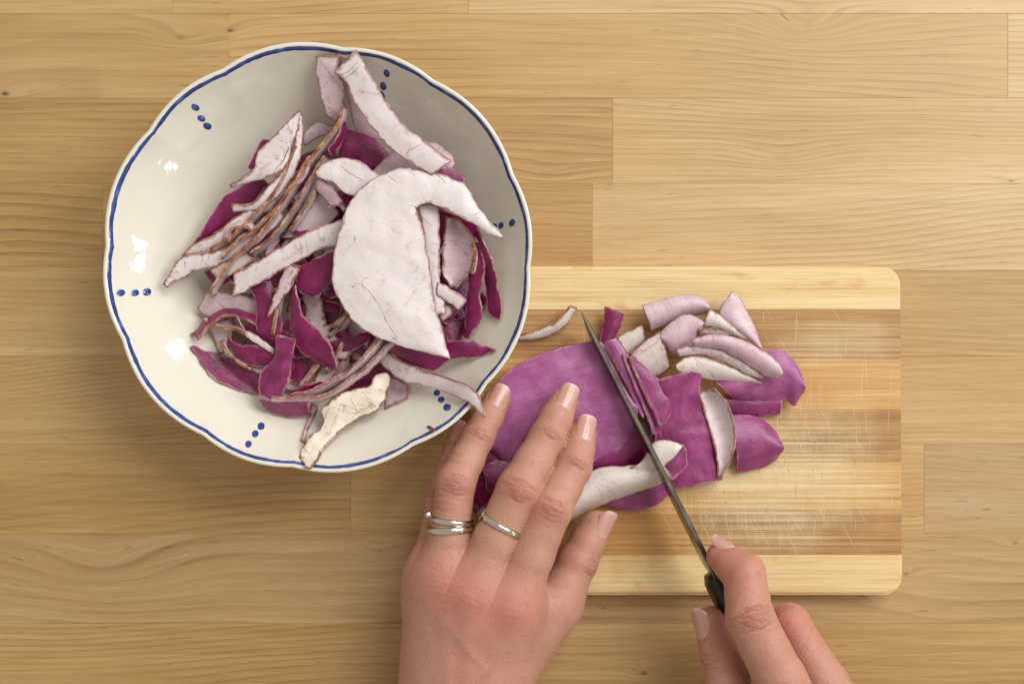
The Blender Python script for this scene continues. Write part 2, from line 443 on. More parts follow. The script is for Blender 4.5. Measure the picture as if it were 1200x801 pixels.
# ------------------------------------------------------------------ peel materials
def peel_outer():
    t = NT('peel_magenta_skin')
    uv = t.attr('suv', out=1); inf = t.n('ObjectInfo', out=1); rnd = t.n('ObjectInfo', out=5)
    bloom = t.n('SeparateColor', {0: inf}, out=2); rust = t.n('SeparateColor', {0: inf}, out=1)
    off = t.n('CombineXYZ', {0: t.math('MULTIPLY', rnd, 50.), 1: t.math('MULTIPLY', rnd, 23.)})
    p = t.vmath('ADD', uv, off)
    st = t.noise(t.mul(p, (.06, .5, 1)), 1, 3, .6)
    st2 = t.noise(t.mul(p, (.25, 2.4, 1)), 1, 2, .5, .5)
    cl = t.noise(p, .09, 4, .6)
    f = t.math('ADD', t.math('MULTIPLY', st, .22), t.math('MULTIPLY', cl, .78))
    base = t.ramp(f, [(.3, hx('4e0429')), (.5, hx('790b47')), (.7, hx('a3236b'))])
    blm = t.ramp(f, [(.3, hx('923f77')), (.5, hx('a6568a')), (.7, hx('bc7aa4'))])
    base = t.mix(bloom, base, blm)
    wide = t.noise(t.vmath('ADD', p, (13, 5, 0)), .035, 2, .5)
    base = t.mix(t.math('MULTIPLY', t.sstep(wide, .46, .72), t.math('MULTIPLY_ADD', bloom, .3, .22)), base, t.mix(bloom, hx('b93c86'), hx('b768a4')))
    base = t.mix(t.math('MULTIPLY', t.sstep(st2, .55, .8), .16), base, hx('5a0b39'))
    gr = t.noise(p, 1.9, 4, .7)
    base = t.mix(t.math('MULTIPLY', t.sstep(gr, .5, .75), t.math('MULTIPLY_ADD', bloom, .22, .05)), base, hx('d3a3c3'))
    ed = t.attr('edge')
    e = t.sstep(t.math('ADD', ed, t.math('MULTIPLY', t.math('SUBTRACT', t.noise(p, .7, 3, .6), .5), 1.6)), .75, .1)
    base = t.mix(t.math('MULTIPLY', e, t.math('MULTIPLY', t.sstep(t.noise(p, .16, 2, .5), .40, .62), .75)), base, t.mix(rust, hx('cfa0ae'), hx('b98562')))
    h = t.math('ADD', t.math('MULTIPLY', st2, .5), t.noise(t.mul(p, (.5, 1.2, 1)), 1, 4, .65))
    wr = t.noise(t.mul(p, (.07, .85, 1)), 1, 3, .6, .8)
    h = t.math('ADD', h, t.math('MULTIPLY', wr, .5))
    return t.set(Base_Color=base, Roughness=t.math('MULTIPLY_ADD', cl, .20, t.math('MULTIPLY_ADD', bloom, .06, .18)), Specular_IOR_Level=.55, Subsurface_Weight=.08, Subsurface_Radius=(1.0, .3, .7), Subsurface_Scale=.002, Normal=t.bump(h, .32, .0006))
def peel_inner():
    t = NT('peel_white_flesh')
    uv = t.attr('suv', out=1); inf = t.n('ObjectInfo', out=1); rnd = t.n('ObjectInfo', out=5)
    pink = t.n('SeparateColor', {0: inf}, out=0); rust = t.n('SeparateColor', {0: inf}, out=1)
    off = t.n('CombineXYZ', {0: t.math('MULTIPLY', rnd, 50.), 1: t.math('MULTIPLY', rnd, 23.)})
    p = t.vmath('ADD', uv, off)
    rib = t.noise(t.mul(p, (1.0, .10, 1)), 1, 2, .5)                # ribs run across the strip
    cl = t.noise(p, .12, 4, .6)
    fine = t.noise(p, 2.2, 4, .65)
    base = t.mix(t.math('MULTIPLY', t.n('SeparateColor', {0: inf}, out=2), .75), t.mix(cl, hx('efe5e1'), hx('dccdc9')), hx('e6d8b8'))
    base = t.mix(t.math('MULTIPLY', t.sstep(rib, .45, .7), t.math('MULTIPLY_ADD', pink, .5, .03)), base, hx('b98a95'))
    base = t.mix(t.math('MULTIPLY', pink, t.math('MULTIPLY_ADD', cl, .7, .4)), base, hx('bd7f98'))
    base = t.mix(t.math('MULTIPLY', t.sstep(fine, .5, .72), .16), base, hx('a98f86'))
    st = t.sstep(t.noise(p, .23, 4, .6), .54, .70)
    base = t.mix(t.math('MULTIPLY', st, t.math('MULTIPLY', t.math('MULTIPLY', rust, rust), .62)), base, hx('9c6a48'))
    ck = t.n('TexVoronoi', {'Vector': t.vmath('ADD', t.mul(p, (1.0, .35, 1)), t.n('CombineXYZ', {0: t.math('MULTIPLY', fine, 1.4), 1: cl})), 'Scale': .11}, out=0, feature='DISTANCE_TO_EDGE')
    ckm = t.math('MULTIPLY', t.sstep(ck, .030, .004), t.sstep(cl, .48, .62))
    base = t.mix(t.math('MULTIPLY', ckm, t.math('MULTIPLY', rust, .45)), base, hx('8f5a3e'))
    ed = t.attr('edge')
    en = t.noise(p, .55, 4, .65)
    e = t.sstep(t.math('ADD', ed, t.math('MULTIPLY', t.math('SUBTRACT', t.math('ADD', t.math('MULTIPLY', en, .55), t.math('MULTIPLY', t.noise(p, .14, 2, .5), .45)), .5), 5.0)), 1.15, .1)
    base = t.mix(t.math('MULTIPLY', e, t.math('MULTIPLY_ADD', rust, .68, .22)), base, t.ramp(en, [(.35, hx('743a26')), (.6, hx('a5693f'))]))
    thin = t.sstep(t.math('ADD', ed, t.math('MULTIPLY', t.math('SUBTRACT', en, .5), .7)), .42, .12)
    base = t.mix(t.math('MULTIPLY', thin, t.math('MULTIPLY', t.math('MULTIPLY', rust, .85), t.sstep(t.noise(t.vmath('ADD', p, (3, 8, 0)), .13, 2, .5), .38, .58))), base, hx('63281a'))
    h = t.math('ADD', t.math('MULTIPLY', rib, t.math('MULTIPLY_ADD', pink, .9, .0)), t.math('ADD', t.math('MULTIPLY', fine, .55), t.math('MULTIPLY', t.noise(t.mul(p, (.9, .55, 1)), 1, 5, .65, .6), 1.3)))
    return t.set(Base_Color=base, Roughness=.36, Normal=t.bump(h, .34, .0005))
def peel_edge():
    t = NT('peel_cut_edge')
    uv = t.attr('suv', out=1); rnd = t.n('ObjectInfo', out=5); inf = t.n('ObjectInfo', out=1)
    rust = t.n('SeparateColor', {0: inf}, out=1)
    p = t.vmath('ADD', uv, t.n('CombineXYZ', {0: t.math('MULTIPLY', rnd, 50.)}))
    cl = t.math('ADD', t.math('MULTIPLY', t.noise(p, .17, 3, .6), .75), t.math('MULTIPLY', t.noise(p, 1.3, 3, .6), .25))
    tan = t.ramp(cl, [(.36, hx('63301d')), (.46, hx('91593a')), (.56, hx('bd8d63')), (.66, hx('d9b996'))])
    pale = t.ramp(cl, [(.34, hx('9a5a62')), (.5, hx('c99aa0')), (.66, hx('e4cdc6'))])
    c = t.mix(rust, pale, tan)
    mg = t.math('MULTIPLY', t.sstep(t.noise(t.vmath('ADD', p, (31, 7, 0)), .15, 2, .5), .38, .56), t.math('SUBTRACT', 1.0, rust, clamp=True))
    c = t.mix(mg, c, t.mix(cl, hx('5c1030'), hx('9a4560')))
    return t.set(Base_Color=c, Roughness=.5, Normal=t.bump(cl, .5, .0008))
M_OUT, M_IN, M_EDGE = peel_outer(), peel_inner(), peel_edge()
M_VEIN = plain('brown_vein', hx('82503a'), .6)

def crom_i(pts, n):
    """straight segments, matched point by point with the other rail"""
    pts = np.array(pts, float); x = np.linspace(0, len(pts) - 1, n)
    return np.stack([np.interp(x, np.arange(len(pts)), pts[:, k]) for k in range(3)], 1)
def crom_l(pts, n):
    pts = np.array(pts, float)
    if len(pts) == 2: return np.linspace(pts[0], pts[1], n)
    d = np.concatenate([[0], np.cumsum(np.linalg.norm(np.diff(pts, axis=0), axis=1) ** .7)])
    s = np.linspace(0, d[-1], n); out = []
    for x in s:
        i = min(max(int(np.searchsorted(d, x)) - 1, 0), len(pts) - 2)
        u = (x - d[i]) / (d[i + 1] - d[i])
        p1, p2 = pts[i], pts[i + 1]
        h = d[i + 1] - d[i]
        m1 = (p2 - pts[i - 1]) / (d[i + 1] - d[i - 1]) * h if i > 0 else p2 - p1
        m2 = (pts[i + 2] - p1) / (d[i + 2] - d[i]) * h if i + 2 < len(pts) else p2 - p1
        u2, u3 = u * u, u ** 3
        out.append((2 * u3 - 3 * u2 + 1) * p1 + (u3 - 2 * u2 + u) * m1 + (-2 * u3 + 3 * u2) * p2 + (u3 - u2) * m2)
    return np.array(out)

def loft(A, B, z, bulge, thick, face, seed, base, crumple, floor):
    """one curved slab between two edge curves given as (px, py[, dz])"""
    if isinstance(z, (int, float)): z = (z, z, z, z)
    LA = sum(math.dist(a[:2], b[:2]) for a, b in zip(A[:-1], A[1:])); LB = sum(math.dist(a[:2], b[:2]) for a, b in zip(B[:-1], B[1:]))
    matched = face[0] == 'M'; face = face.lstrip('M')
    n = int(min(110 if matched else 70, max(14, max(LA, LB) / 3.0)))
    crom = crom_i if matched else crom_l
    a3 = crom([(p[0], p[1], p[2] if len(p) > 2 else 0) for p in A], n); b3 = crom([(p[0], p[1], p[2] if len(p) > 2 else 0) for p in B], n)
    wid = np.mean(np.linalg.norm(a3[:, :2] - b3[:, :2], axis=1))
    m = int(min(20, max(6, wid / 3.0)))
    s = np.linspace(0, 1, n)
    za = z[0] + (z[1] - z[0]) * s + a3[:, 2]; zb = z[2] + (z[3] - z[2]) * s + b3[:, 2]
    G = np.zeros((n, m, 3))
    for i in range(n):
        ea = P(a3[i, 0], a3[i, 1], za[i]); eb = P(b3[i, 0], b3[i, 1], zb[i])
        w = np.linalg.norm(ea - eb)
        for j in range(m):
            u = j / (m - 1)
            G[i, j] = ea + (eb - ea) * u
            prof = 4 * u * (1 - u)
            G[i, j, 2] += bulge * prof * min(1, w / 6)
    # natural waviness
    for i in range(n):
        for j in range(m):
            q = G[i, j]
            v = Vector((q[0] * .07 + seed * 3.1, q[1] * .07, seed))
            G[i, j, 2] += crumple * (mnoise.noise(v) * 1.3 + .45 * mnoise.noise(v * 3.1))
            if i in (0, n - 1) or j in (0, m - 1):
                k = Vector((q[0] * .55, q[1] * .55, seed * 1.7))
                rg_ = .62 if floor == 'bowl' else .42
                k2 = k * .42
                G[i, j, 0] += rg_ * (.6 * mnoise.noise(k) + mnoise.noise(k2)); G[i, j, 1] += rg_ * (.6 * mnoise.noise(k + Vector((9, 3, 1))) + mnoise.noise(k2 + Vector((4, 1, 7))))
    if floor == 'bowl':
        r = np.hypot(G[..., 0] - BC[0], G[..., 1] - BC[1])
        lim = zbowl(np.minimum(r, 89.8)) + thick + .7
        lim = np.where(r > 88.4, np.where(r < 94, 51.6 + thick, 0), lim)
        G[..., 2] = np.maximum(G[..., 2], lim)
    elif floor == 'board':
        G[..., 2] = np.maximum(G[..., 2], ZB + thick + .25)
    N = np.zeros_like(G)
    du = np.gradient(G, axis=0); dv = np.gradient(G, axis=1)
    N = np.cross(dv, du); N /= np.maximum(np.linalg.norm(N, axis=2, keepdims=True), 1e-6)
    if np.mean(N[..., 2]) < 0: N = -N
    taper = np.ones((n, m))
    dsa = np.concatenate([[0], np.cumsum(np.linalg.norm(np.diff(G[:, m // 2], axis=0), axis=1))])
    dsb = dsa[-1] - dsa
    dtv = np.concatenate([np.zeros((n, 1)), np.cumsum(np.linalg.norm(np.diff(G, axis=1), axis=2), axis=1)], axis=1)
    ed = np.minimum(np.minimum(dsa, dsb)[:, None] + 0 * dtv, np.minimum(dtv, dtv[:, -1:] - dtv))
    th = thick * (.55 + .45 * np.clip(ed / 2.5, 0, 1))
    Bt = G - N * th[..., None]
    if floor == 'board': Bt[..., 2] = np.maximum(Bt[..., 2], ZB + .15)
    nv = n * m
    V = np.concatenate([G.reshape(-1, 3), Bt.reshape(-1, 3)])
    suv = np.stack([np.broadcast_to(dsa[:, None], (n, m)), dtv - dtv[:, -1:] / 2, np.zeros((n, m))], 2).reshape(-1, 3)
    suv = np.concatenate([suv, suv + (7, 11, 0)])
    edv = np.concatenate([ed.ravel(), ed.ravel()])
    F, MI = [], []
    top, bot = (0, 1) if face == 'outer' else (1, 0)
    flip = np.cross(G[1, 1] - G[0, 1], G[0, 2] - G[0, 1])[2] < 0
    for i in range(n - 1):
        for j in range(m - 1):
            q = [i * m + j, (i + 1) * m + j, (i + 1) * m + j + 1, i * m + j + 1]
            if flip: q = q[::-1]
            F.append([base + k for k in q]); MI.append(top)
            F.append([base + nv + k for k in q[::-1]]); MI.append(bot)
    loop = [(i, 0) for i in range(n)] + [(n - 1, j) for j in range(1, m)] + [(i, m - 1) for i in range(n - 2, -1, -1)] + [(0, j) for j in range(m - 2, 0, -1)]
    ids = [i * m + j for i, j in loop]
    # own vertices for the cut edge so that its border stays crisp, with a slightly bulging middle row
    e0 = base + 2 * nv; L = len(ids)
    ctr = G.reshape(-1, 3)
    rowA = V[ids]; rowC = V[[nv + k for k in ids]]
    nxt = np.roll(rowA, -1, 0) - np.roll(rowA, 1, 0)
    od = np.cross(nxt, N.reshape(-1, 3)[ids]); od /= np.maximum(np.linalg.norm(od, axis=1, keepdims=True), 1e-6)
    if np.sum(od * (rowA - ctr.mean(0))) < 0: od = -od
    flare = od * np.clip(N.reshape(-1, 3)[ids][:, 2:3], 0, 1) * .32
    for q_, k_ in enumerate(ids): V[nv + k_] += flare[q_]
    rowC = V[[nv + k for k in ids]]
    rowB = (rowA + rowC) / 2 + od * .10 * thick
    V = np.concatenate([V, rowA, rowB, rowC])
    sl = np.cumsum(np.linalg.norm(np.diff(rowA, axis=0, append=rowA[:1]), axis=1))
    su = np.stack([sl, 0 * sl, 0 * sl], 1)
    suv = np.concatenate([suv, su, su + (0, .6, 0), su + (0, 1.2, 0)]); edv = np.concatenate([edv, np.zeros(3 * L)])
    for k in range(L):
        l = (k + 1) % L
        for r_ in (0, 1):
            q = [e0 + r_ * L + k, e0 + r_ * L + l, e0 + (r_ + 1) * L + l, e0 + (r_ + 1) * L + k]
            F.append(q if not flip else q[::-1]); MI.append(2)
    return V, F, MI, suv, edv, G

PEEL_SEED = [0]
def peel(name, label, lofts, pink=.15, rust=.5, bloom=0.0, floor='bowl', group=None, cat='peel', veins=(), crumple=.8, thick=1.15):
    Vs, Fs, Ms, Us, Es, Gs = [], [], [], [], [], []
    base = 0
    for (face, A, B, z, bulge) in lofts:
        PEEL_SEED[0] += 1
        V, F, MI, suv, ed, G = loft(A, B, z, bulge, thick, face, PEEL_SEED[0] * 1.37, base, crumple, floor)
        Vs.append(V); Fs += F; Ms += MI; Us.append(suv); Es.append(ed); Gs.append(G.reshape(-1, 3)); base += len(V)
    V = np.concatenate(Vs); org = np.array([V[:, 0].mean(), V[:, 1].mean(), V[:, 2].min()])
    me = mesh_np(name, V, Fs, [M_OUT, M_IN, M_EDGE], org, True, Ms, {'suv': np.concatenate(Us), 'edge': np.concatenate(Es)})
    o = link(name, me, None, org / 1000)
    o.color = (pink, rust, bloom, 1)
    tag(o, label, cat, group)
    if veins:
        GG = np.concatenate(Gs)
        for vn in veins:
            w0 = vn[0] * .7; pts = crom_l([(x, y) for x, y in vn[1]], 10 + 2 * len(vn[1]))
            TV, TF = [], []; path = []
            for k, (x, y) in enumerate(pts):
                z = 30.0
                for _ in range(4):
                    q = P(x, y, z); d = (GG[:, 0] - q[0]) ** 2 + (GG[:, 1] - q[1]) ** 2
                    ii = np.argsort(d)[:4]; wt = 1 / (d[ii] + .05); z = float((GG[ii, 2] * wt).sum() / wt.sum())
                path.append(P(x + .5 * math.sin(k * 2.3), y + .5 * math.cos(k * 1.9), z + .06))
            path = np.array(path); n = len(path)
            for k in range(n):
                tg = path[min(k + 1, n - 1)] - path[max(k - 1, 0)]; tg /= np.linalg.norm(tg)
                sd = np.array([-tg[1], tg[0], 0]); wk = w0 * (.35 + .65 * math.sin(math.pi * (k + .6) / (n + .2))) * (.75 + .25 * math.sin(k * 3.7))
                TV += [path[k] - sd * wk - (0, 0, .12), path[k] + (0, 0, .03), path[k] + sd * wk - (0, 0, .12)]
            for k in range(n - 1):
                for j in (0, 1): TF.append((3 * k + j, 3 * k + 3 + j, 3 * k + 4 + j, 3 * k + 1 + j))
            link('brown_vein', mesh_np('brown_vein', TV, TF, [M_VEIN], org), o)
    return o

def ribbon(cl, w):
    """two edge curves from a centre line [(px, py)] and a width in px (or list)"""
    c = np.array(cl, float); A, B = [], []
    for i in range(len(c)):
        tg = c[min(i + 1, len(c) - 1)] - c[max(i - 1, 0)]; tg /= np.linalg.norm(tg)
        ww = w[i] if hasattr(w, '__len__') else w
        nv = np.array([-tg[1], tg[0]]) * ww / 2
        A.append(tuple(c[i] + nv)); B.append(tuple(c[i] - nv))
    return A, B

# ------------------------------------------------------------------ peels heaped in the bowl (heights in mm, low to high)
O, I = 'outer', 'inner'
def zf(z): return 5 + (z - 5) * .97
def bp(label, face, A, B, z, bulge=1.5, name='peel_strip', **kw):
    if face == O: kw['rust'] = min(kw.get('rust', .3), .45)
    z = tuple(map(zf, z)) if hasattr(z, '__len__') else zf(z)
    return peel(name, label, [(face, A, B, z, bulge * (.35 if bulge > 0 else 1))], **kw)
def edge_strip(label, cl, z, h=9, lean=3, face=I, w=None, name='peel_strip', **kw):
    """a strip standing on its side, so that mostly its cut edge faces up"""
    A, B = ribbon(cl, (w or lean) * .95)
    kw.setdefault('thick', 2.1)
    zz = z if hasattr(z, '__len__') else (z, z)
    if kw.get('floor') != 'board': zz = tuple(map(zf, zz))
    return peel(name, label, [(face, A, B, (zz[0], zz[1], zz[0] - h, zz[1] - h), .8)], **kw)

# buried layer, seen only through the gaps
rng = random.Random(21)
HEAP = [(225, 318), (300, 215), (345, 160), (400, 130), (440, 170), (535, 222), (570, 290), (572, 360), (545, 405), (462, 440), (370, 470), (310, 455), (250, 392)]
def in_heap(x, y):
    c = False
    for (x0, y0), (x1, y1) in zip(HEAP, HEAP[1:] + HEAP[:1]):
        if (y0 > y) != (y1 > y) and x < (x1 - x0) * (y - y0) / (y1 - y0) + x0: c = not c
    return c
SEEN = {**dict.fromkeys([27, 50, 66, 79, 80, 82, 83, 85, 86, 87, 88, 92, 94], 'broad'), **dict.fromkeys([0, 2, 10, 25, 37, 45, 48, 51, 56, 59, 60, 61, 69, 75, 76, 78, 89, 91], 'narrow'), **dict.fromkeys([1, 6, 7, 8, 13, 14, 15, 17, 21, 31, 34, 38, 41, 47, 53, 54, 57, 68, 70, 73, 77, 81, 90], 'barely visible')}
SPOTS = [('under the white fan', (275, 275)), ('just left of the big white piece', (370, 320)), ('near the long white strip at the back', (410, 165)),
         ('between the fan and the cracked white piece', (345, 225)), ('on the right of the big white piece', (530, 300)), ('near the crumpled cream piece', (410, 445)),
         ('at the lower left of the heap', (285, 390)), ('around the notched magenta peel', (330, 430)), ('beneath the big white piece', (450, 310)), ('under the lower end of the big white piece', (500, 400))]
made = 0
for k in range(2000):
    if made >= 95: break
    cx, cy = rng.uniform(230, 570), rng.uniform(150, 460)
    d = rng.uniform(0, math.pi); L = rng.uniform(24, 48); w = rng.uniform(16, 30); c = rng.uniform(-12, 12)
    cl = [(cx - L * math.cos(d), cy - L * math.sin(d)), (cx - c * math.sin(d), cy + c * math.cos(d)), (cx + L * math.cos(d), cy + L * math.sin(d))]
    if not all(in_heap(*q) for q in cl): continue
    A, B = ribbon(cl, [w * .55, w, w * .45])
    lo_z = 10 + 21 * made / 95
    z = lo_z + rng.uniform(0, 4)
    dark = made % 5 not in (0, 3)
    fid = made; made += 1
    bul, pk, za, zb_ = rng.uniform(1, 4), rng.uniform(.3, .6), rng.uniform(-4, 4), rng.uniform(-3, 3)
    if fid not in SEEN: continue                    # nothing of it would show
    where = min(SPOTS, key=lambda q: math.dist(q[1], (cx, cy)))[0]
    lab = ('%s %s peel strip buried %s' % (SEEN[fid], 'dark magenta' if dark else 'shaded pinkish', where))
    bp(lab, O if dark else I, A, B, (z - 2, z + 2, z + za, z + zb_), bul, pink=pk, rust=.9, group=lab + ', look-alikes')

bp('dark magenta peel on the left edge of the heap, beneath the white fan', O, [(226, 287), (243, 258), (262, 232), (283, 219), (300, 205)], [(228, 290), (255, 274), (280, 256), (303, 238), (320, 220)], (31, 30, 29, 28), 2)
bp('narrow magenta peel sliver standing behind the upper white leaf-shaped peel', O, [(307, 163), (300, 178), (291, 197)], [(318, 166), (310, 186), (298, 203)], 36, 1, name='peel_sliver')
bp('pinkish rust-edged peel scrap beside the top of the white fan', I, [(354, 160), (370, 144), (389, 147)], [(358, 172), (374, 161), (392, 156)], (33, 36, 30, 32), 2, pink=.45, rust=.8, name='peel_scrap')
bp('tall pale pink peel leaning on the back bowl wall left of the long strip', I, [(369, 67), (371, 90), (376, 110), (382, 132), (392, 145)], [(398, 66), (395, 85), (404, 100), (402, 118), (406, 128)], (50, 38, 50, 40), 1.5, pink=.42, rust=.7,
   veins=[(.25, [(374, 70), (383, 82), (392, 93)]), (.22, [(376, 105), (385, 95), (391, 90)]), (.22, [(376, 120), (388, 128), (397, 137)])])
bp('pink shaded peel behind the long white strip at the back wall', I, [(398, 66), (406, 100), (410, 130), (418, 160)], [(420, 75), (432, 110), (440, 140), (450, 165)], (46, 30, 46, 30), 1.5, pink=.6, rust=.4)
bp('smooth magenta peel below the long white strip near the back', O, [(404, 150), (432, 158), (466, 188)], [(398, 182), (418, 196), (448, 208)], (34, 35, 34, 35), 4)
bp('plain pink peel wedge between the long white strip and the big white piece', I, [(434, 204), (452, 184), (470, 170)], [(447, 212), (474, 204), (496, 202)], (38, 40, 39, 41), 2, pink=.62, rust=.2, name='peel_wedge')
bp('pale pink peel end tucked under the lower end of the long white strip', I, [(497, 164), (513, 169), (526, 179), (532, 191)], [(488, 178), (504, 188), (518, 196), (528, 202)], 44, 1.5, pink=.6, rust=.3)
bp('small magenta peel tip below the end of the long white strip', O, [(515, 194), (534, 199), (546, 211)], [(512, 206), (528, 212), (543, 216)], (46, 44, 46, 44), 1, name='peel_sliver')
bp('greyish pink peel in shade left of the big white piece', I, [(363, 228), (380, 230), (397, 250)], [(333, 278), (355, 277), (387, 262)], (34, 34, 30, 32), 2, pink=.35, rust=.3)
bp('pink folded peel strip under the cracked white piece', I, [(374, 208), (388, 219), (400, 236)], [(370, 222), (382, 233), (392, 243)], (43, 43, 41, 41), 1.5, pink=.7, rust=.3)
edge_strip('thin red curled peel sliver left of the big white piece', [(384, 241), (396, 238), (406, 247)], 43, 4, 3, pink=.8, name='peel_sliver', thick=1.0)
bp('white peel with a dark crack above the left shoulder of the big white piece', I, [(370, 203), (383, 189), (415, 187), (446, 206)], [(372, 207), (390, 214), (411, 229), (436, 222)], (45, 46, 45, 46), 1.5, pink=.05, rust=.4,
   veins=[(.42, [(398, 193), (410, 203), (428, 213)])])
# left fan of white strips with brown edges
bp('white rust-edged peel strip pointing left out of the fan, second from below', I, [(213, 301), (224, 289), (252, 273), (280, 252), (310, 235), (332, 213)], [(216, 303), (240, 297), (265, 284), (290, 263), (315, 246), (340, 223)], (36, 43, 34, 40), 1.5, pink=.06, rust=.9, veins=[(.3, [(232, 288), (236, 293), (233, 297)])])
bp('lowest white rust-edged peel strip of the fan, its tip farthest left', I, [(192, 333), (212, 304), (262, 291), (283, 275), (305, 258), (327, 240)], [(195, 337), (228, 319), (255, 311), (280, 299), (305, 283), (332, 256)], (37, 42, 36, 39), 1.5, pink=.05, rust=.9,
   veins=[(.3, [(216, 305), (217, 314)]), (.3, [(238, 299), (236, 308)]), (.3, [(246, 296), (243, 306)])])
bp('cream peel end between the fan and the broad white strip', I, [(246, 316), (262, 308), (290, 295)], [(256, 330), (272, 322), (298, 306)], (35, 38, 34, 37), 1, pink=.02, rust=.7, bloom=.6, name='peel_scrap')
bp('magenta peel fold below the tip of the fan', O, [(238, 319), (250, 330), (262, 334)], [(250, 314), (264, 322), (275, 332)], 31, 1.5, name='peel_fold')
bp('white strip peel curving down the right side of the leaf-shaped peel', I, [(352, 132), (346, 165), (338, 190), (318, 215), (295, 237), (271, 240)], [(355, 135), (354, 170), (346, 202), (326, 230), (303, 246), (272, 249)], (46, 42, 44, 40), 1.5, pink=.06, rust=.9)
bp('white leaf-shaped peel at the top left of the heap, pointed at both ends', I, [(352, 129), (325, 155), (303, 178), (297, 198), (269, 219)], [(353, 132), (347, 160), (336, 190), (322, 204), (271, 221)], (49, 45, 47, 43), 2, pink=.10, rust=.75,
   veins=[(.34, [(344, 142), (340, 165), (333, 186), (322, 200)]), (.22, [(335, 150), (342, 156)]), (.22, [(318, 184), (334, 190)]), (.2, [(326, 163), (337, 168)])])
edge_strip('brown-edged peel strip standing on its side in the middle of the fan', [(350, 172), (338, 205), (318, 238), (294, 262), (268, 284), (248, 296)], (46, 41), 8, 7, rust=1.0)
edge_strip('brown-edged peel strip on its side, right of the fan centre', [(366, 186), (350, 212), (330, 243), (306, 270), (280, 288), (262, 304)], (47, 42), 8, 7, rust=1.0)
edge_strip('long curved brown-edged peel strip running from the back wall to the fan tip', [(406, 126), (401, 146), (384, 168), (364, 194), (346, 222), (326, 254), (302, 283), (278, 304), (258, 332), (250, 346)], (50, 42), 10, 7, rust=1.0, pink=.3)
bp('magenta peel sliver beside the upper end of the long brown-edged strip', O, [(404, 142), (396, 160), (384, 176)], [(408, 150), (400, 168), (388, 182)], (46, 44, 42, 41), .5, name='peel_sliver')
edge_strip('outermost brown-edged peel strip on the right of the fan', [(384, 184), (368, 210), (352, 238), (336, 262), (318, 283), (296, 300)], (44, 41), 8, 6, rust=.95)
edge_strip('short magenta peel strip on edge between the brown strips', [(360, 184), (356, 200), (345, 216)], 46, 7, 3.5, face=O, rust=.2, name='peel_sliver')
edge_strip('small curled pink peel lying in the fan like a hook', [(265, 284), (265, 270), (276, 262), (290, 261), (299, 267)], (43, 44), 6, 8, rust=.9, pink=.5, name='peel_curl')
bp('broad white peel strip below the fan, ending square at its left', I, [(274, 320), (300, 308), (325, 292), (345, 280), (370, 268), (404, 257)], [(274, 347), (300, 334), (325, 320), (350, 306), (375, 293), (404, 284)], (44, 44, 41, 42), 1.5, pink=.14, rust=.8,
   veins=[(.25, [(351, 281), (354, 302)]), (.2, [(357, 278), (362, 298)])])
# lower left tangle
bp('pink fan-shaped peel at the left edge below the white strips', I, [(232, 362), (246, 341), (275, 345), (306, 350)], [(234, 366), (250, 375), (275, 373), (306, 376)], (30, 31, 27, 28), 2.5, pink=.42, rust=.75)
bp('small pink peel triangle hanging at the left edge of the heap', I, [(243, 378), (250, 396), (258, 414)], [(271, 376), (273, 392), (262, 413)], (27, 24, 29, 25), 2, pink=.45, rust=.4, name='peel_triangle')
edge_strip('arched thin peel strip, magenta at its left end and tan at its right', [(228, 394), (243, 377), (263, 365), (283, 366), (302, 375)], (34, 37), 6, 8, rust=.9, face=O)
bp('magenta peel strip hanging upright under the broad white strip', O, [(290, 330), (300, 352), (301, 385), (312, 403)], [(318, 330), (327, 358), (329, 388), (320, 403)], (35, 33, 35, 33), 2.5)
bp('rusty pointed peel wedge above the upright magenta strip', I, [(336, 308), (325, 335), (313, 371)], [(351, 312), (338, 341), (315, 372)], (41, 38, 42, 38), 1.5, pink=.5, rust=1.0, name='peel_wedge')
bp('lit magenta peel just left of the big white piece', O, [(344, 318), (350, 340), (366, 348)], [(392, 292), (392, 322), (374, 347)], (38, 38, 42, 40), 2.5)
bp('deep magenta hollow peel beneath the lit magenta one', O, [(350, 350), (375, 350), (402, 358)], [(352, 378), (370, 386), (397, 381)], 27, -2)
bp('cream and tan peel end under the left corner of the big white piece', I, [(369, 387), (389, 378), (403, 366)], [(383, 397), (399, 389), (414, 378)], (31, 34, 31, 34), 1, pink=.05, rust=1.0, bloom=.5, name='peel_scrap')
bp('magenta crescent peel below the left corner of the big white piece', O, [(383, 400), (400, 397), (415, 393), (432, 388)], [(388, 411), (405, 413), (421, 407), (434, 397)], 35, 1.5, name='peel_crescent')
bp('curved magenta peel ribbon bending down left of the big white piece', O, [(345, 333), (349, 350), (354, 368), (369, 385), (384, 400), (395, 428)], [(338, 345), (340, 365), (342, 388), (352, 412), (370, 423), (391, 434)], (41, 41, 37, 38), 2, rust=.8)
bp('small magenta peel below the curved ribbon', O, [(336, 408), (344, 430), (343, 446)], [(367, 412), (363, 436), (356, 449)], 30, 2)
bp('pale peel scrap glimpsed behind the upright notched magenta peel', I, [(334, 438), (346, 441), (354, 450)], [(336, 455), (345, 459), (354, 457)], 27, 1, pink=.1, rust=.1, name='peel_scrap')
bp('magenta peel leaf lying flat on the bowl wall at the lower left', O, [(229, 404), (262, 418), (285, 428), (312, 438)], [(229, 407), (245, 429), (258, 444), (285, 456), (312, 462)], (26, 30, 24, 26), 2, name='peel_leaf')
bp('magenta peel with pale underside just above the flat magenta leaf', O, [(265, 393), (278, 404), (295, 404), (326, 414)], [(266, 406), (282, 423), (300, 430), (326, 430)], (33, 35, 31, 33), 2)
